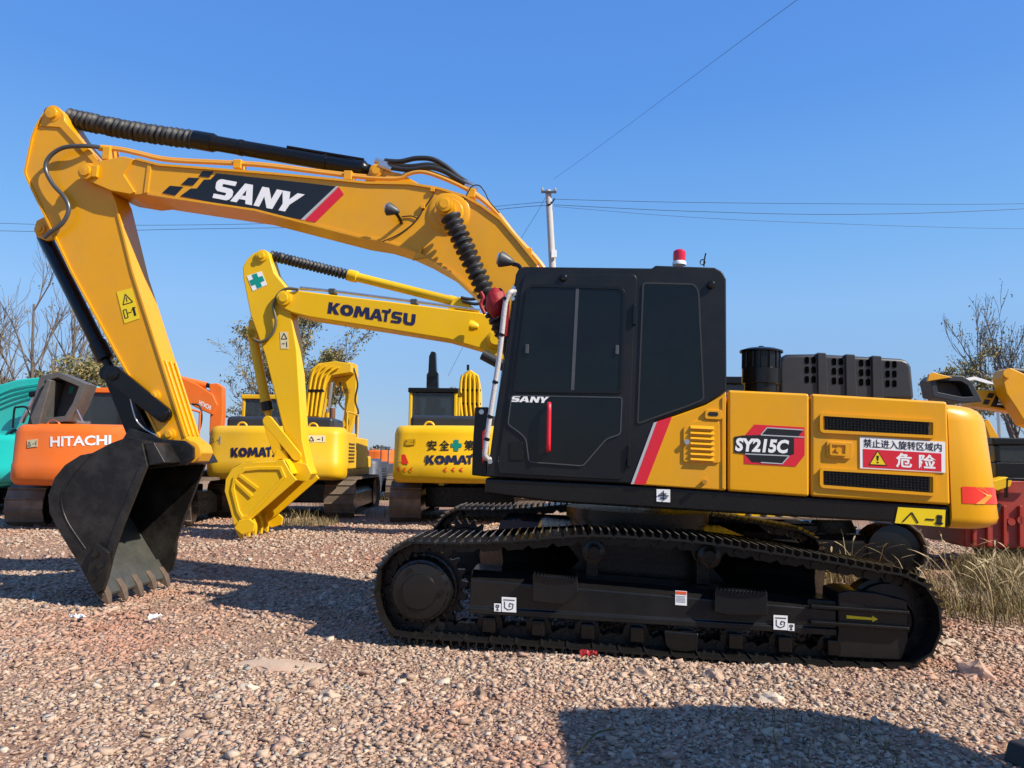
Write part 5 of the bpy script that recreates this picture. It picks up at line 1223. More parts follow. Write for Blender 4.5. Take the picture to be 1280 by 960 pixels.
c = K1.p((356, 373), y1); disc_y('pin_boss', c, 0.1, y1 + 0.02, y1 - 0.09, KYEL, kb, prof=[(0, 0.11), (0.07, 0.11), (0.075, 0.07), (0.1, 0.065)])
c = K1.p((600, 402), y1); disc_y('pin_boss', K1.p((621, 425), y1), 0.1, y1 + 0.02, y1 - 0.16, KYEL, kb, prof=[(0, 0.16), (0.07, 0.14), (0.09, 0.1), (0.17, 0.09)])
v = K1.v((593, 407), y1 - 0.14); rod('work_lamp', v + Vector((-0.07, 0, 0)), v + Vector((0.07, 0, -0.02)), 0.06, KYEL, kb, 14, [(0, 0.08), (0.05, 0.08), (0.13, 0.04)])
for dz in (0, 0.07):
    hose('oil_pipe', [K1.v((375, 361 - dz * 20), -0.1 - dz), K1.v((412, 363.5), -0.1 - dz), K1.v((480, 372), -0.1 - dz), K1.v((600, 388), -0.1 - dz)], 0.022, STEEL, kb, n=4)
v0, v1 = K1.v((412, 364), -0.2), K1.v((412, 364), 0.0)
for p in ((416, 364), (518, 377)):
    v = K1.v(p, -0.13); MB().box(v.x - 0.05, v.x + 0.05, -0.2, -0.04, v.z - 0.05, v.z + 0.03).build('pipe_clamp', PLAS, kb, bevel=0.01)
A0, A1 = K1.v((329, 317), 0.0), K1.v((576, 379), 0.0); L = (A1 - A0).length; ax = (A1 - A0).normalized()
tt = lambda p: (K1.v(p, 0.0) - A0).dot(ax)
ac = rod('arm_cylinder', A0, A1, 0.06, KYEL, k1, 18, [(tt((435, 344)), 0.085), (tt((438, 345)), 0.092), (tt((446, 347)), 0.09), (tt((447, 347)), 0.07), (tt((560, 375)), 0.07), (tt((562, 375)), 0.085), (L, 0.07)])
boot('rubber_boot', A0, A1, tt((338, 320)), tt((437, 345)), 0.055, 0.085, 22, ac)
rod('cylinder_rod', A0, A0 + ax * tt((440, 346)), 0.035, STEEL, ac, 12)
for y0 in (-0.1, 0.1):
    prism('cylinder_lug', K1.t([(560, 387), (566, 374), (574, 371), (582, 376), (600, 391)], y0), y0 - 0.02, y0 + 0.02, KYEL, kb, bevel=0.01)
hose('rubber_hose', [K1.v(p, -0.15) for p in [(576, 372), (590, 374), (606, 371), (625, 372)]], 0.025, RUB, kb)
hose('rubber_hose', [K1.v(p, -0.15) for p in [(578, 376), (594, 380), (610, 377), (628, 378)]], 0.025, RUB, kb)
ya1 = -0.18
ka = prism('arm', K1.t([(329, 311.5), (336, 315), (338, 324), (343, 341), (359, 361), (364, 394), (371, 437), (378, 550), (385, 582), (389, 592), (382, 600), (371, 598), (356, 545), (331, 444), (313, 394), (304, 349), (303, 334), (308, 324), (317, 316)], ya1), ya1, 0.14, KYEL, k1, bevel=0.018)
disc_y('pin_boss', K1.p((328, 320), ya1), 0.07, ya1 + 0.02, ya1 - 0.06, KYEL, ka, prof=[(0, 0.09), (0.05, 0.09), (0.055, 0.05), (0.08, 0.045)])
disc_y('pin_boss', K1.p((379, 591), ya1), 0.07, ya1 + 0.02, ya1 - 0.07, KYEL, ka, prof=[(0, 0.12), (0.06, 0.12), (0.065, 0.06), (0.09, 0.055)])
for p in ((372, 569), (373, 578), (348, 570)):
    disc_y('link_pin', K1.p(p, ya1), 0.05, ya1 + 0.02, ya1 - 0.06, KYEL, ka, prof=[(0, 0.06), (0.06, 0.055), (0.065, 0.03), (0.08, 0.03)])
Q = K1.t([(308.5, 345), (327, 339), (334, 356), (316, 364)], ya1); dd = decal('label_plate', [Q], ya1 - 0.003, WHT, ka, 0.002); f = quadmap(Q)
decal('green_cross', [[f(.33, .97), f(.67, .97), f(.67, .03), f(.33, .03)], [f(.05, .68), f(.33, .68), f(.33, .32), f(.05, .32)], [f(.67, .68), f(.95, .68), f(.95, .32), f(.67, .32)]], ya1 - 0.007, GRNP, dd, 0.001)
Q = K1.t([(350, 415), (360, 415), (361, 436), (351, 436)], ya1); dd = decal('warning_label', [Q], ya1 - 0.003, CREAM, ka, 0.002); f = quadmap(Q)
decal('pictogram', [strip_tri(f(*a), f(*b2), 0.012) for a, b2 in (((.5, .92), (.15, .58)), ((.15, .58), (.85, .58)), ((.85, .58), (.5, .92)), ((.2, .3), (.55, .3)), ((.78, .42), (.78, .1)))], ya1 - 0.007, BLKP, dd, 0.001)
hose('rubber_hose', [K1.v(p, ya1 - 0.05) for p in [(373, 362), (358, 361), (347, 369), (342, 384), (345, 402), (340, 418), (327, 427), (317, 424)]], 0.024, mat('grey_hose', (0.10, 0.09, 0.05), 0.5), ka, n=6)
C0, C1 = K1.v((315, 417), 0.0), K1.v((336, 520), 0.0); L = (C1 - C0).length
kc = rod('bucket_cylinder', C0, C1, 0.07, KYEL, k1, 16, [(0, 0.06), (0.06, 0.075), (L - 0.26, 0.075), (L - 0.25, 0.085), (L - 0.14, 0.085), (L - 0.13, 0.05), (L, 0.05)])
d_ = (C1 - C0).normalized(); rod('collar', C1 - d_ * 0.22, C1 - d_ * 0.08, 0.092, BLK, kc, 16)
disc_y('link_pin', K1.p((315, 417), -0.1), 0.07, -0.12, 0.12, KYEL, kc)
prism('cylinder_bracket', K1.t([(312, 400), (318, 402), (323, 422), (312, 424), (309, 417)], -0.1), -0.12, -0.08, KYEL, ka, bevel=0.01)
for y0 in (-0.26, 0.2):
    bar_link('tipping_link', K1.p((335, 526), y0), K1.p((371, 570), y0), 0.075, 0.07, y0 - 0.025, y0 + 0.025, k1, KYEL)
bar_link('bucket_link', K1.p((335, 526), -0.1), K1.p((352, 576), -0.1), 0.075, 0.08, -0.13, 0.13, k1, KYEL)
# its bucket
yq = -0.55
BQ = K1.t([(371, 600), (364, 592), (354, 574), (340, 577), (322, 577.5), (303, 578.5), (290, 586), (282, 599), (280.5, 614), (286, 632), (291, 652), (296, 664), (304, 656), (313, 650)], yq)
kk = bpy.data.objects.new('bucket', None); link(kk, k1)
for y0, y2 in ((yq, yq + 0.035), (0.515, 0.55)): prism('side_plate', BQ, y0, y2, KYEL, kk, bevel=0.01)
bk = [(p.x, p.y) for p in spline([Vector((a, b2, 0)) for a, b2 in BQ[1:12]], 4)]; inn = inset(bk + [BQ[-1], BQ[0]], 0.035)[:len(bk)]
V = []; F = []; n = len(bk)
for y in (yq + 0.035, 0.515): V += [(p[0], y, p[1]) for p in bk] + [(p[0], y, p[1]) for p in inn]
for i in range(n - 1): F += [(i, i + 1, 2 * n + i + 1, 2 * n + i), (n + i, 3 * n + i, 3 * n + i + 1, n + i + 1)]
F += [(0, 2 * n, 3 * n, n), (n - 1, 2 * n - 1, 4 * n - 1, 3 * n - 1)]
mk('back_shell', V, F, KYEL, kk, smooth=40)
ring('side_rim', K1.t([(358, 597), (352, 583), (325, 583), (305, 585), (292, 596), (289, 612), (296, 640), (302, 650), (312, 648)], yq), 0.05, yq - 0.02, yq + 0.005, KYEL, kk, bevel=0.008)
for q0, q1 in (((294, 601), (315, 621)), ((298, 593), (322, 611))):
    prism('side_strip', strip_tri(K1.p(q0, yq), K1.p(q1, yq), 0.05), yq - 0.02, yq, KYEL, kk, bevel=0.006)
tipd = (Vector(K1.p((299, 676), yq)) - Vector(K1.p((294, 655), yq))).normalized(); nn = Vector((-tipd.y, tipd.x)); lb = Vector(inn[-1])
for k in range(5):
    yc = yq + 0.06 + k * 0.245
    rz = []
    for dd_, hh_, ww_ in ((-0.10, 0.045, 0.045), (0.02, 0.05, 0.05), (0.09, 0.035, 0.045), (0.17, 0.008, 0.035)):
        cp = lb + tipd * dd_
        rz.append([(cp.x + nn.x * hh_, yc - ww_, cp.y + nn.y * hh_), (cp.x + nn.x * hh_, yc + ww_, cp.y + nn.y * hh_), (cp.x - nn.x * hh_, yc + ww_, cp.y - nn.y * hh_), (cp.x - nn.x * hh_, yc - ww_, cp.y - nn.y * hh_)])
    loft('tooth', rz, KOLD, kk, smooth=20)
sc_ = K1.t([(313, 648), (320, 654), (318, 664), (304, 668), (294, 660), (300, 650)], yq)
for y0 in (yq - 0.04, 0.55): prism('side_cutter', sc_, y0, y0 + 0.04, KYEL, kk, bevel=0.008)
for y0 in (-0.24, 0.2): prism('hinge_ear', K1.t([(340, 580), (346, 562), (356, 562), (362, 575), (384, 580), (390, 592), (384, 602), (366, 600)], y0), y0 - 0.025, y0 + 0.025, KYEL, kk, bevel=0.01)
for s_ in (-1, 1):
    q0, q1 = K1.v((598, 448), 0.34 * s_), Vector((-0.55, 0.34 * s_, 1.35))
    q0 = Vector((K1.p((603, 443), 0.34 * s_)[0], 0.34 * s_, K1.p((603, 443), 0.34 * s_)[1]))
    rod('boom_cylinder', q0, q1, 0.08, RUB, k1, 16)

# ---- far machines seen through the gaps
def far_excavator(px, Y, m, label, boomp=None, boomm=None, zc=2.6, w=2.5, yaw=0.0, **kw):
    X = (px - 640) / FOC * Y
    fr = Fr((X, Y, 0.15), yaw)
    r_ = root('excavator', fr, label, 'excavator', 'excavators in the yard')
    gbody(r_, MR, m, w=w, cabz=zc, **kw)
    if boomp:
        b_ = prism('boom', fr.t(boomp, 1.0), 0.8, 1.2, boomm or m, r_, bevel=0.02)
    return r_, fr
DKB = mat('dark_blue_paint', (0.03, 0.045, 0.075), 0.5, var=0.2, dust=0.3)
far_excavator(463, 24, DKB, 'dark blue excavator far back in the gap between the two yellow counterweights', w=1.5, cwz=(0.3, 1.3), cab_on=False, hood=False)
far_excavator(487, 52, ORA, 'small far orange excavator beside the dark blue one, in the gap', cab_on=False, hood=False, w=2.0)
r_, fr = far_excavator(590, 25, KOLD, 'far excavator of which only the upright dark arm shows above the black cab roof', [(533, 520), (534, 469), (536, 466), (537, 446), (540, 440), (545, 441), (546, 464), (548, 468), (549, 520)], BLK)
for p in ((536, 470), (546, 468)):
    v = fr.v(p, 0.75); rod('pin_cap', v, v + Vector((0, -0.1, 0)), 0.06, BLK, r_, 12)

# ---- right edge: a second orange-yellow excavator far behind, with an open hood
S2 = Fr((11.0, 17.5, -0.05), 2.0)
s2 = root('excavator', S2, 'orange-yellow excavator with lettered boom behind the tail of the first one, hood open', 'excavator', 'excavators in the yard')
gbody(s2, MR, YEL, w=2.6, cwz=(0.8, 1.8), cabz=2.5, cab_on=False, hood=False)
y2 = -2.4
sb = prism('boom', S2.t([(1214, 487), (1250, 488), (1300, 494), (1350, 505), (1350, 530), (1300, 520), (1250, 512), (1214, 507)], y2), y2, y2 + 0.4, YEL, s2, bevel=0.02)
decal('decal_panel', [S2.t([(1238, 508), (1246, 492), (1290, 496), (1284, 514)], y2), S2.t([(1228, 505), (1231, 499), (1238, 500), (1235, 506)], y2), S2.t([(1233, 497), (1236, 491), (1243, 492), (1240, 498)], y2)], y2 - 0.004, BLKP, sb)
decal('lettering', block_word('SANY', SPANS, S2.t([(1248, 497), (1288, 500), (1286, 509), (1246, 506)], y2)), y2 - 0.009, WHT, sb)
sa = prism('arm', S2.t([(1249, 472), (1252, 463), (1260, 460.5), (1268, 464), (1290, 474), (1300, 540), (1278, 530), (1266, 510), (1254, 492)], y2 - 0.3), y2 - 0.4, y2 - 0.05, YEL, s2, bevel=0.02)
disc_y('pin_boss', S2.p((1258, 467), y2 - 0.4), 0.09, y2 - 0.38, y2 - 0.46, YEL, sa)
MB().sweep([S2.v((1264, 463), y2 - 0.2), S2.v((1300, 468), y2 - 0.2)], 0.07, 12).build('rubber_boot', RUB, s2, smooth=40)
prism('link_arm', S2.t([(1228, 528), (1234, 524), (1250, 552), (1246, 560), (1238, 556)], y2 - 0.3), y2 - 0.35, y2 - 0.15, YEL, s2, bevel=0.02)
hq = S2.t([(1156, 476), (1163, 470), (1196, 471.5), (1207, 478), (1220, 503), (1196, 504), (1160, 497)], y2 - 0.9)
oh = prism('open_hood', hq, y2 - 0.75, y2 - 0.68, HGREY, s2, bevel=0.02)
ring('hood_rim', hq, 0.1, y2 - 1.1, y2 - 0.7, HOODM, oh, bevel=0.01)
prism('hood_hinge', S2.t([(1158, 477), (1160, 468), (1166, 465.5), (1174, 468), (1190, 472), (1176, 474)], y2 - 1.12), y2 - 1.16, y2 - 1.1, YEL, oh, bevel=0.01)
WT = mat('white_tarpaulin', (0.75, 0.75, 0.73), 0.6, var=0.06, bump=0.2, bscale=8)
fr_t = Fr((14.0, 24, 0), 0)
tp = root('tarpaulin_shelter', fr_t, 'white tarpaulin shelter roof behind the open hood on the far right machine', 'shelter')
loft('roof_sheet', [[fr_t.v(p, yy) for p in [(1196, 480), (1206, 473), (1218, 470.5), (1233, 475), (1251, 482), (1233, 479), (1218, 474.5), (1206, 477)]] for yy in (-1.2, 0.0, 1.2)], WT, tp, smooth=60)
for px_ in (1200, 1246):
    v = fr_t.v((px_, 481), -1.1); rod('post', (v.x, -1.1, 0), v, 0.05, STEEL, tp, 8)
    v = fr_t.v((px_, 481), 1.1); rod('post', (v.x, 1.1, 0), v, 0.05, STEEL, tp, 8)

# ---- right edge: dark red drilling / loading machine low behind the tail
RM = Fr((8.0, 11.2, -0.05), 5.0)
rm = root('crawler_loader', RM, 'dark red crawler machine with black cab block behind the rear of the first excavator', 'loader')
ym = -0.9
prism('body', RM.t([(1206, 626), (1216, 622), (1246, 622), (1246, 600), (1330, 600), (1330, 688), (1206, 684)], ym), ym, 0.9, REDM, rm, bevel=0.03)
gcab(lambda f, r_, z: (f, r_, z), RM.p((1248, 600), ym)[0], RM.p((1330, 600), ym)[0], ym + 0.05, 0.5, RM.p((1248, 600), ym)[1], RM.p((1260, 547), ym)[1], BLK, rm, BLK, GLS2, 0.1)
prism('yellow_cover', RM.t([(1240, 601), (1256, 596), (1266, 598), (1262, 609), (1246, 614), (1240, 612)], ym - 0.1), ym - 0.12, ym + 0.4, KYEL, rm, bevel=0.02)
hose('hand_rail', [RM.v(p, ym - 0.1) for p in [(1258, 622), (1258, 602), (1262, 599), (1300, 600)]], 0.025, BLK, rm)
prism('top_rail', RM.t([(1206, 620), (1246, 617), (1246, 624), (1206, 628)], ym), ym - 0.06, 0.92, BLK, rm, bevel=0.01)
for x in (1214, 1232, 1252, 1272):
    prism('side_rib', RM.t([(x, 632), (x + 4, 632), (x + 4, 682), (x, 682)], ym), ym - 0.05, ym, REDM, rm, bevel=0.008)
hose('rubber_hose', [RM.v(p, ym - 0.15) for p in [(1214, 630), (1226, 645), (1240, 648), (1250, 630)]], 0.03, RUB, rm)
for x in (1222, 1240, 1262, 1274):
    disc_y('flange_bolt', RM.p((x, 650 + (x % 7)), ym), 0.05, ym, ym - 0.05, REDM, rm, seg=12)
for s_ in (-1, 1): gtrack(rm, 0.85 * s_, lambda f, r_, z: (f + 0.8, r_, z), zg=0.0, L=3.2, H_=0.62, wd=0.4)
# ================================================================== trees, pole and wires, dry grass, added shadow caster, scraps
BARK = mat('grey_bark', (0.13, 0.105, 0.085), 0.9, var=0.25, scale=8)
def leafmat(name, cols):
    if name in MATS: return MATS[name]
    m = bpy.data.materials.new(name); m.use_nodes = True; n = m.node_tree.nodes; l = m.node_tree.links; b = n['Principled BSDF']
    a = n.new('ShaderNodeAttribute'); a.attribute_name = 'leaf_tone'; r_ = n.new('ShaderNodeValToRGB'); e = r_.color_ramp.elements
    e[0].color = (*cols[0], 1); e[1].color = (*cols[-1], 1)
    for i, c in enumerate(cols[1:-1]): k = e.new((i + 1) / (len(cols) - 1)); k.color = (*c, 1)
    l.new(a.outputs['Fac'], r_.inputs[0]); l.new(r_.outputs[0], b.inputs['Base Color']); b.inputs['Roughness'].default_value = 0.7; b.inputs['Specular IOR Level'].default_value = 0.2
    MATS[name] = m; return m
AUT = leafmat('autumn_leaf', [(0.10, 0.11, 0.035), (0.17, 0.165, 0.06), (0.25, 0.21, 0.085), (0.33, 0.24, 0.11)])
GRN = leafmat('dull_green_leaf', [(0.035, 0.05, 0.02), (0.06, 0.075, 0.03), (0.10, 0.10, 0.045)])
STRAW = leafmat('dry_grass', [(0.09, 0.085, 0.028), (0.20, 0.155, 0.065), (0.34, 0.255, 0.125), (0.46, 0.36, 0.20)])
def leaf_mesh(name, pts, size, m, par, seed, vert=False):
    rs_ = np.random.RandomState(seed); P = np.array([tuple(p) for p in pts]); N = len(P)
    d1 = rs_.normal(0, 1, (N, 3)); d1 /= np.linalg.norm(d1, axis=1)[:, None]
    d2 = np.cross(d1, rs_.normal(0, 1, (N, 3))); d2 /= np.linalg.norm(d2, axis=1)[:, None]
    s_ = size * rs_.uniform(0.6, 1.4, (N, 1))
    Vv = np.stack([P - d1 * s_, P + d2 * s_ * 0.45, P + d1 * s_, P - d2 * s_ * 0.45], 1).reshape(-1, 3)
    me = bpy.data.meshes.new(name); me.vertices.add(4 * N); me.vertices.foreach_set('co', Vv.astype(np.float32).ravel())
    me.loops.add(4 * N); me.loops.foreach_set('vertex_index', np.arange(4 * N, dtype=np.int32)); me.polygons.add(N); me.polygons.foreach_set('loop_start', np.arange(0, 4 * N, 4, dtype=np.int32))
    a = me.attributes.new('leaf_tone', 'FLOAT', 'POINT'); a.data.foreach_set('value', np.repeat(rs_.uniform(0, 1, N), 4).astype(np.float32))
    me.update(); me.validate(); me.materials.append(m)
    o = bpy.data.objects.new(name, me); link(o, par); return o
def tree(px, Y, h, label, seed, upright=0.8, spread=0.5, leaves=0, leaf=0.07, lm=None, stems=1, depth=5, first=0.25, r0=None, zb=0.0, kids=10):
    rg = random.Random(seed); X = (px - 640) / FOC * Y
    fr = Fr((X, Y, zb), rg.uniform(0, 90)); t = root('tree', fr, label, 'tree', 'trees at the edge of the yard')
    b = MB(); tips = []
    def grow(p, d, L, r_, lev):
        n_ = 4; pts = [p]; q = p.copy(); dd = d.copy()
        for i in range(n_):
            dd = (dd + Vector((rg.gauss(0, .12), rg.gauss(0, .12), rg.gauss(0, .06) + 0.05 * upright))).normalized(); q = q + dd * (L / n_); pts.append(q.copy())
        b.sweep(pts, [max(0.011, r_ * (1 - 0.55 * i / n_)) for i in range(n_ + 1)], 6 if lev < 2 else 3, caps=False)
        if lev >= depth - 2:
            for i in range(1, n_ + 1): tips.append(pts[i])
        if lev >= depth: return
        k = rg.randint(3, 5) if lev else kids
        for i in range(k):
            u = rg.uniform(first, 1.0) if lev == 0 else rg.uniform(0.25, 1.0)
            j = min(n_ - 1, int(u * n_)); base = pts[j].lerp(pts[j + 1], u * n_ - j)
            az = rg.uniform(0, 6.283); tilt = spread * rg.uniform(0.6, 1.3)
            dirv = (dd * math.cos(tilt) + (dd.orthogonal().normalized() @ Matrix.Rotation(az, 3, dd)) * math.sin(tilt)).normalized()
            dirv = (dirv + Vector((0, 0, upright * 0.35))).normalized()
            grow(base, dirv, L * rg.uniform(0.40, 0.62) * (1.0 if lev else (1.25 - u * 0.7)), r_ * 0.5 * (1.15 - u * 0.5), lev + 1)
    for s_ in range(stems):
        a = rg.uniform(0, 6.28); o_ = Vector((math.cos(a), math.sin(a), 0)) * (0.25 * (stems > 1))
        grow(o_, (Vector((o_.x * 0.5, o_.y * 0.5, 1))).normalized(), h * rg.uniform(0.80, 1.0) * 0.72, r0 or h * 0.0085, 0)
    b.build('trunk', BARK, t, smooth=60, fix=False)
    if leaves:
        P = [tips[rg.randrange(len(tips))] + Vector((rg.gauss(0, .16), rg.gauss(0, .16), rg.gauss(0, .13))) for _ in range(leaves)]
        leaf_mesh('crown', P, leaf, lm or AUT, t, seed)
    return t
tree(8, 40, 12.5, 'slim bare tree at the very edge, left of the taller bare one', 5, 0.7, 0.5, depth=3, leaves=120, leaf=0.08, kids=11, stems=2)
tree(62, 42, 15.0, 'tall bare tree with several upright stems above the turquoise boom', 9, 0.7, 0.52, stems=3, depth=3, leaves=200, leaf=0.09, kids=9)
tree(108, 36, 7.6, 'low brown leafy tree behind the bucket linkage of the first excavator', 14, 0.2, 0.9, depth=4, leaves=7500, leaf=0.085, first=0.3, kids=10)
tree(40, 46, 7.0, 'low brown bush-like tree between the bare trees and the turquoise boom', 15, 0.3, 0.8, depth=4, leaves=3500, leaf=0.10, kids=8)
tree(408, 37, 9.6, 'thin-leaved tree behind the second arm, above the worn yellow counterweight', 21, 0.5, 0.55, depth=4, leaves=17000, leaf=0.075, first=0.2, stems=2, kids=10)
tree(312, 44, 9.4, 'sparse tree peeping out left of the second yellow arm', 33, 0.5, 0.75, depth=4, leaves=1800, leaf=0.08, kids=8)
tree(1226, 40, 8.4, 'flat-topped brownish tree above the white tarpaulin', 41, 0.2, 0.75, depth=4, leaves=9000, leaf=0.08, first=0.55, kids=10)
tree(1290, 42, 12.0, 'tall nearly bare tree at the far edge above the lettered boom', 45, 0.9, 0.36, depth=3, leaves=1200, leaf=0.08, stems=3, kids=9)
tree(1300, 36, 7.0, 'dark bare tree low behind the lettered boom and the black cab block', 47, 0.5, 0.7, depth=4, leaves=300, kids=9)
# far line of trees on the horizon, one mass
rg = random.Random(77); P = []
for i in range(26000):
    X = rg.uniform(-170, 190); Y = 170 + rg.uniform(0, 14)
    hgt = 3.2 + 2.2 * noise.noise((X * 0.05, 2.0, 0)) + 1.6 * noise.noise((X * 0.25, 5.0, 0))
    P.append((X, Y, rg.uniform(0, max(0.8, hgt)) + rg.gauss(0, .2)))
tl = leaf_mesh('treeline', P, 0.55, leafmat('far_foliage', [(0.05, 0.065, 0.045), (0.085, 0.10, 0.07), (0.12, 0.125, 0.09)]), None, 5)
tag(tl, 'far line of low trees along the horizon', 'treeline', kind='stuff')

# ---- concrete utility pole and wires
UP = Fr((1.27, 26.0, 0.0), 0.0)
up = root('utility_pole', UP, 'pale concrete utility pole with cross arm rising behind the black cab roof', 'utility pole')
ptop, pbot = UP.v((685.3, 237), 0), UP.v((690.5, 331), 0); dv = (ptop - pbot).normalized()
p0 = ptop - dv * ((ptop.z + 0.2) / dv.z)
Lp = (ptop - p0).length
rod('shaft', p0, ptop, 0.1, CONC, up, 18, [(0, 0.17), (Lp - 0.1, 0.105), (Lp - 0.02, 0.085), (Lp, 0.03)])
ca0, ca1 = UP.v((676.5, 240), -0.12), UP.v((695.5, 240), -0.12)
ca = MB().box(ca0.x, ca1.x, -0.16, -0.10, ca0.z - 0.035, ca0.z + 0.035).build('cross_arm', PLAS, up)
for x in (ca0.x + 0.04, ca1.x - 0.04):
    rod('insulator', (x, -0.13, ca0.z + 0.03), (x, -0.13, ca0.z + 0.15), 0.03, CONC, ca, 10, [(0, 0.03), (0.03, 0.045), (0.05, 0.03), (0.08, 0.045), (0.12, 0.02)])
hose('clamp_band', [UP.v(p, -0.13) for p in [(684, 256), (688, 255), (691, 252), (693, 248)]], 0.025, BLK, up)
b0 = UP.v((692, 318), -0.2); MB().box(b0.x - 0.08, b0.x + 0.10, -0.26, -0.12, b0.z - 0.12, b0.z + 0.14).build('meter_box', WHT, up, bevel=0.01)
WIRE = mat('black_cable', (0.02, 0.02, 0.022), 0.6)
def wire(pts, r_, label):
    o = MB().sweep(spline([Fr((0, Y, 0)).o + Vector(((0, 0, 0))) + (CAM + (FWD + RGT * ((px - 640) / FOC) + UPV * ((480 - py) / FOC)) * (Y / (FWD + RGT * ((px - 640) / FOC) + UPV * ((480 - py) / FOC)).y) - Vector((0, Y, 0))) for px, py, Y in pts], 8), r_, 5).build('power_cable', WIRE, None)
    tag(o, label, 'cable', 'overhead cables')
wire([(686, 252, 25.9), (640, 256, 26.3), (450, 274, 27), (250, 281, 28), (0, 279, 29), (-260, 262, 30)], 0.008, 'upper of the two cables running from the pole behind the boom')
wire([(686, 257, 25.9), (640, 260, 26.3), (450, 281, 27), (250, 286, 28), (0, 288.5, 29), (-260, 272, 30)], 0.009, 'lower of the two cables running from the pole behind the boom')
wire([(692, 249, 25.9), (860, 253, 26.3), (1100, 255, 27), (1280, 254.5, 28), (1600, 246, 30)], 0.008, 'uppermost cable running level from the pole to the open sky')
wire([(692, 256, 25.9), (860, 264, 26.3), (1060, 268, 27), (1280, 261, 28), (1600, 240, 30)], 0.009, 'sagging cable just under the uppermost one')
wire([(692, 258, 25.9), (840, 270, 26.3), (1000, 278, 27), (1280, 286, 28), (1600, 284, 30)], 0.006, 'thin lowest cable sagging from the pole to the open sky')
wire([(692, 224, 26.2), (760, 175, 22), (850, 108, 17), (940, 41, 13), (1010, -10, 11)], 0.004, 'single thin cable slanting up across the open sky')
wire([(684, 243, 26), (670, 268, 26.4), (655, 292, 26.8), (630, 335, 27.4), (560, 470, 29)], 0.006, 'thin stay wire slanting down from the pole towards the boom')

# ---- dry grass
def grass(name, specs, label):
    V = []; F = []; T = []; rg = random.Random(5)
    for (x0, x1, y0, y1, n_, hmin, hmax, dens) in specs:
        k = 0; tr_ = 0
        while k < n_ and tr_ < n_ * 6:
            tr_ += 1
            X, Y = rg.uniform(x0, x1), rg.uniform(y0, y1)
            if dens and noise.noise((X * 0.9, Y * 0.9, 1.7)) + 0.35 * noise.noise((X * 3, Y * 3, 4)) < dens: continue
            k += 1
            h = rg.uniform(hmin, hmax) * (0.8 + 0.8 * noise.noise((X * 1.1, Y * 1.1, 9)))
            a = rg.uniform(0, 6.28); ln = rg.uniform(0.15, 0.75) * h; w = rg.uniform(0.002, 0.0045); z = ground_z(X, Y) - 0.01
            dx, dy = math.cos(a) * ln, math.sin(a) * ln; px_, py_ = -math.sin(a) * w, math.cos(a) * w
            i = len(V)
            for u_ in (0, 0.45, 0.8):
                s_ = 1 - 0.5 * u_; V += [(X + dx * u_ * u_ - px_ * s_, Y + dy * u_ * u_ - py_ * s_, z + h * (u_ - 0.18 * u_ ** 3)), (X + dx * u_ * u_ + px_ * s_, Y + dy * u_ * u_ + py_ * s_, z + h * (u_ - 0.18 * u_ ** 3))]
            V.append((X + dx, Y + dy, z + h * 0.80)); F += [(i, i + 1, i + 3, i + 2), (i + 2, i + 3, i + 5, i + 4), (i + 4, i + 5, i + 6)]
            T += [min(1, max(0, rg.gauss(0.42 + 0.6 * noise.noise((X * 0.9, Y * 0.9, 3)), 0.28)))] * 7
    for _ in range(420):                                        # bent stalks with seed heads
        X, Y = rg.uniform(3.4, 8.8), rg.uniform(7.4, 10.0)
        if noise.noise((X * 0.9, Y * 0.9, 1.7)) < -0.15: continue
        h = rg.uniform(0.45, 0.85); a = rg.uniform(0, 6.28); ln = rg.uniform(0.2, 0.8) * h; z = ground_z(X, Y); i = len(V); sx, sy = -math.sin(a), math.cos(a)
        for u_, w in ((0, 0.003), (0.4, 0.003), (0.75, 0.0025), (0.82, 0.009), (0.92, 0.010), (1.0, 0.001)):
            px_, py_, pz_ = X + math.cos(a) * ln * u_ ** 2, Y + math.sin(a) * ln * u_ ** 2, z + h * (u_ - 0.28 * u_ ** 3)
            V += [(px_ - sx * w, py_ - sy * w, pz_), (px_ + sx * w, py_ + sy * w, pz_)]
        F += [(i + 2 * k, i + 2 * k + 1, i + 2 * k + 3, i + 2 * k + 2) for k in range(5)]; T += [rg.uniform(0.75, 1.0)] * 12
    o = mk(name, V, F, STRAW, None, fix=False); a = o.data.attributes.new('leaf_tone', 'FLOAT', 'POINT'); a.data.foreach_set('value', T)
    tag(o, label, 'grass', kind='stuff')
grass('dry_grass', [(3.5, 9.0, 7.9, 10.6, 11000, 0.15, 0.58, -0.02), (4.2, 9.0, 7.1, 8.1, 3200, 0.10, 0.42, 0.0), (2.6, 4.4, 8.6, 10.5, 3000, 0.2, 0.6, -0.15), (1.2, 1.9, 3.7, 4.3, 90, 0.05, 0.11, 0.0), (-4.0, -3.1, 13.3, 14.2, 700, 0.15, 0.4, 0), (-11, 8, 15, 24, 3500, 0.15, 0.45, 0.15)], 'tall dry straw-coloured grass growing behind the tracks and in tufts on the gravel')

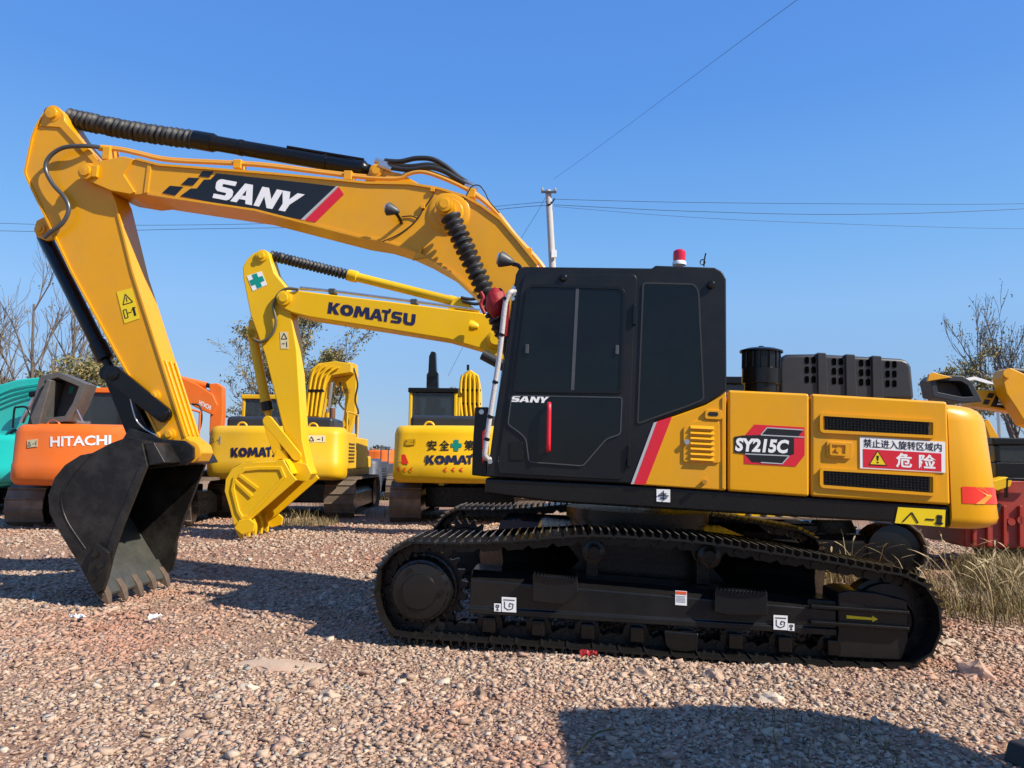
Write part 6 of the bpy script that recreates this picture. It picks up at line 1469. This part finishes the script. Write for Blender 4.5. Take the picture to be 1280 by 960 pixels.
# ---- unseen roof on posts, added and shaped only to cast the foreground shadow
CN = Fr((0, 0, 0), 0)
cn = root('added_shade_roof', CN, 'unseen roof on posts added beside the viewer to shade the gravel in front', 'shadow caster')
k_ = 1.0 / SUN_TO.z
def roof_pt(px, py, h):
    d = FWD + RGT * ((px - 640) / FOC) + UPV * ((480 - py) / FOC); t = (0.03 - CAM.z) / d.z
    for _ in range(5): Pp = CAM + d * t; t = (ground_z(Pp.x, Pp.y, False) - CAM.z) / d.z
    Pp = CAM + d * t; return (Pp.x + SUN_TO.x * h * k_, Pp.y + SUN_TO.y * h * k_)
HR = 2.8
rp_ = [roof_pt(p[0], p[1], HR) for p in [(676, 886), (880, 883), (965, 888), (1060, 898), (1150, 922), (1240, 958)]]
rp_ += [(rp_[-1][0] + 0.5, rp_[-1][1] - 1.0), (rp_[-1][0] + 0.5, -2.2), (rp_[0][0] - 0.05, -2.2)]
MB().prism(rp_, HR - 0.1, HR, 'z').build('roof', PLAS, cn)
for x, y in ((rp_[0][0] + 0.35, 1.2), (rp_[0][0] + 0.35, -2.0), (5.2, 1.0), (5.2, -2.0)):
    rod('post', (x, y, -0.05), (x, y, HR - 0.09), 0.045, STEEL, cn, 10)

# ---- litter
def on_ground(px, py):
    d = FWD + RGT * ((px - 640) / FOC) + UPV * ((480 - py) / FOC); t = (0.03 - CAM.z) / d.z
    for _ in range(6): Pp = CAM + d * t; t = (ground_z(Pp.x, Pp.y) - CAM.z) / d.z
    Pp = CAM + d * t; return Vector((Pp.x, Pp.y, ground_z(Pp.x, Pp.y)))
def scrap(px, py, w, h, m, name, label, cat, seed):
    P0 = on_ground(px, py); rg = random.Random(seed); bm = bmesh.new(); bmesh.ops.create_grid(bm, x_segments=5, y_segments=5, size=1)
    for v in bm.verts: v.co = Vector((v.co.x * w * (1 + rg.uniform(-.25, .25)), v.co.y * w * 0.7 * (1 + rg.uniform(-.25, .25)), h * rg.uniform(0.1, 1) + 0.03))
    r_ = bmesh.ops.solidify(bm, geom=list(bm.faces), thickness=0.003)
    me = bpy.data.meshes.new(name); bm.to_mesh(me); bm.free(); me.materials.append(m)
    o = bpy.data.objects.new(name, me); COL.objects.link(o); o.location = P0; tag(o, label, cat)
scrap(735, 828, 0.05, 0.06, REDC, 'cloth_scrap', 'crumpled red scrap under the front of the near track', 'scrap', 2)
scrap(193, 780, 0.045, 0.05, WHT, 'paper_scrap', 'small white scrap on the gravel below the black bucket', 'scrap', 3)
scrap(97, 778, 0.05, 0.04, WHT, 'plastic_scrap', 'pale scrap on the gravel left of the black bucket teeth', 'scrap', 4)
P0 = on_ground(1276, 962)
rb_ = MB().prism(rounded([(-0.02, 0), (0.24, 0), (0.24, 0.1), (0.02, 0.1)], 0.02), -0.1, 0.1).build('rubber_block', RUB, None, bevel=0.01); rb_.location = P0 + Vector((0.02, 0, 0)); rb_.rotation_euler.z = 0.3
tag(rb_, 'black rubber block at the bottom corner of the gravel', 'block')
v0, v1 = on_ground(722, 958), on_ground(769, 925)
tw = MB().sweep(spline([v0 + Vector((0, 0, .05)), (v0 + v1) / 2 + Vector((0, 0, .09)), v1 + Vector((0, 0, .05))], 5), [0.005] * 11, 5).build('twig', STRAW, None); tag(tw, 'thin dry twig lying across the dark shadow', 'twig')

# ------------------------------------------------------------------ no piece sits deeper than thing > part > sub-part
def level(o):
    k = 0
    while o.parent is not None: o = o.parent; k += 1
    return k
for o in list(bpy.data.objects):
    while level(o) > 2: o.parent = o.parent.parent
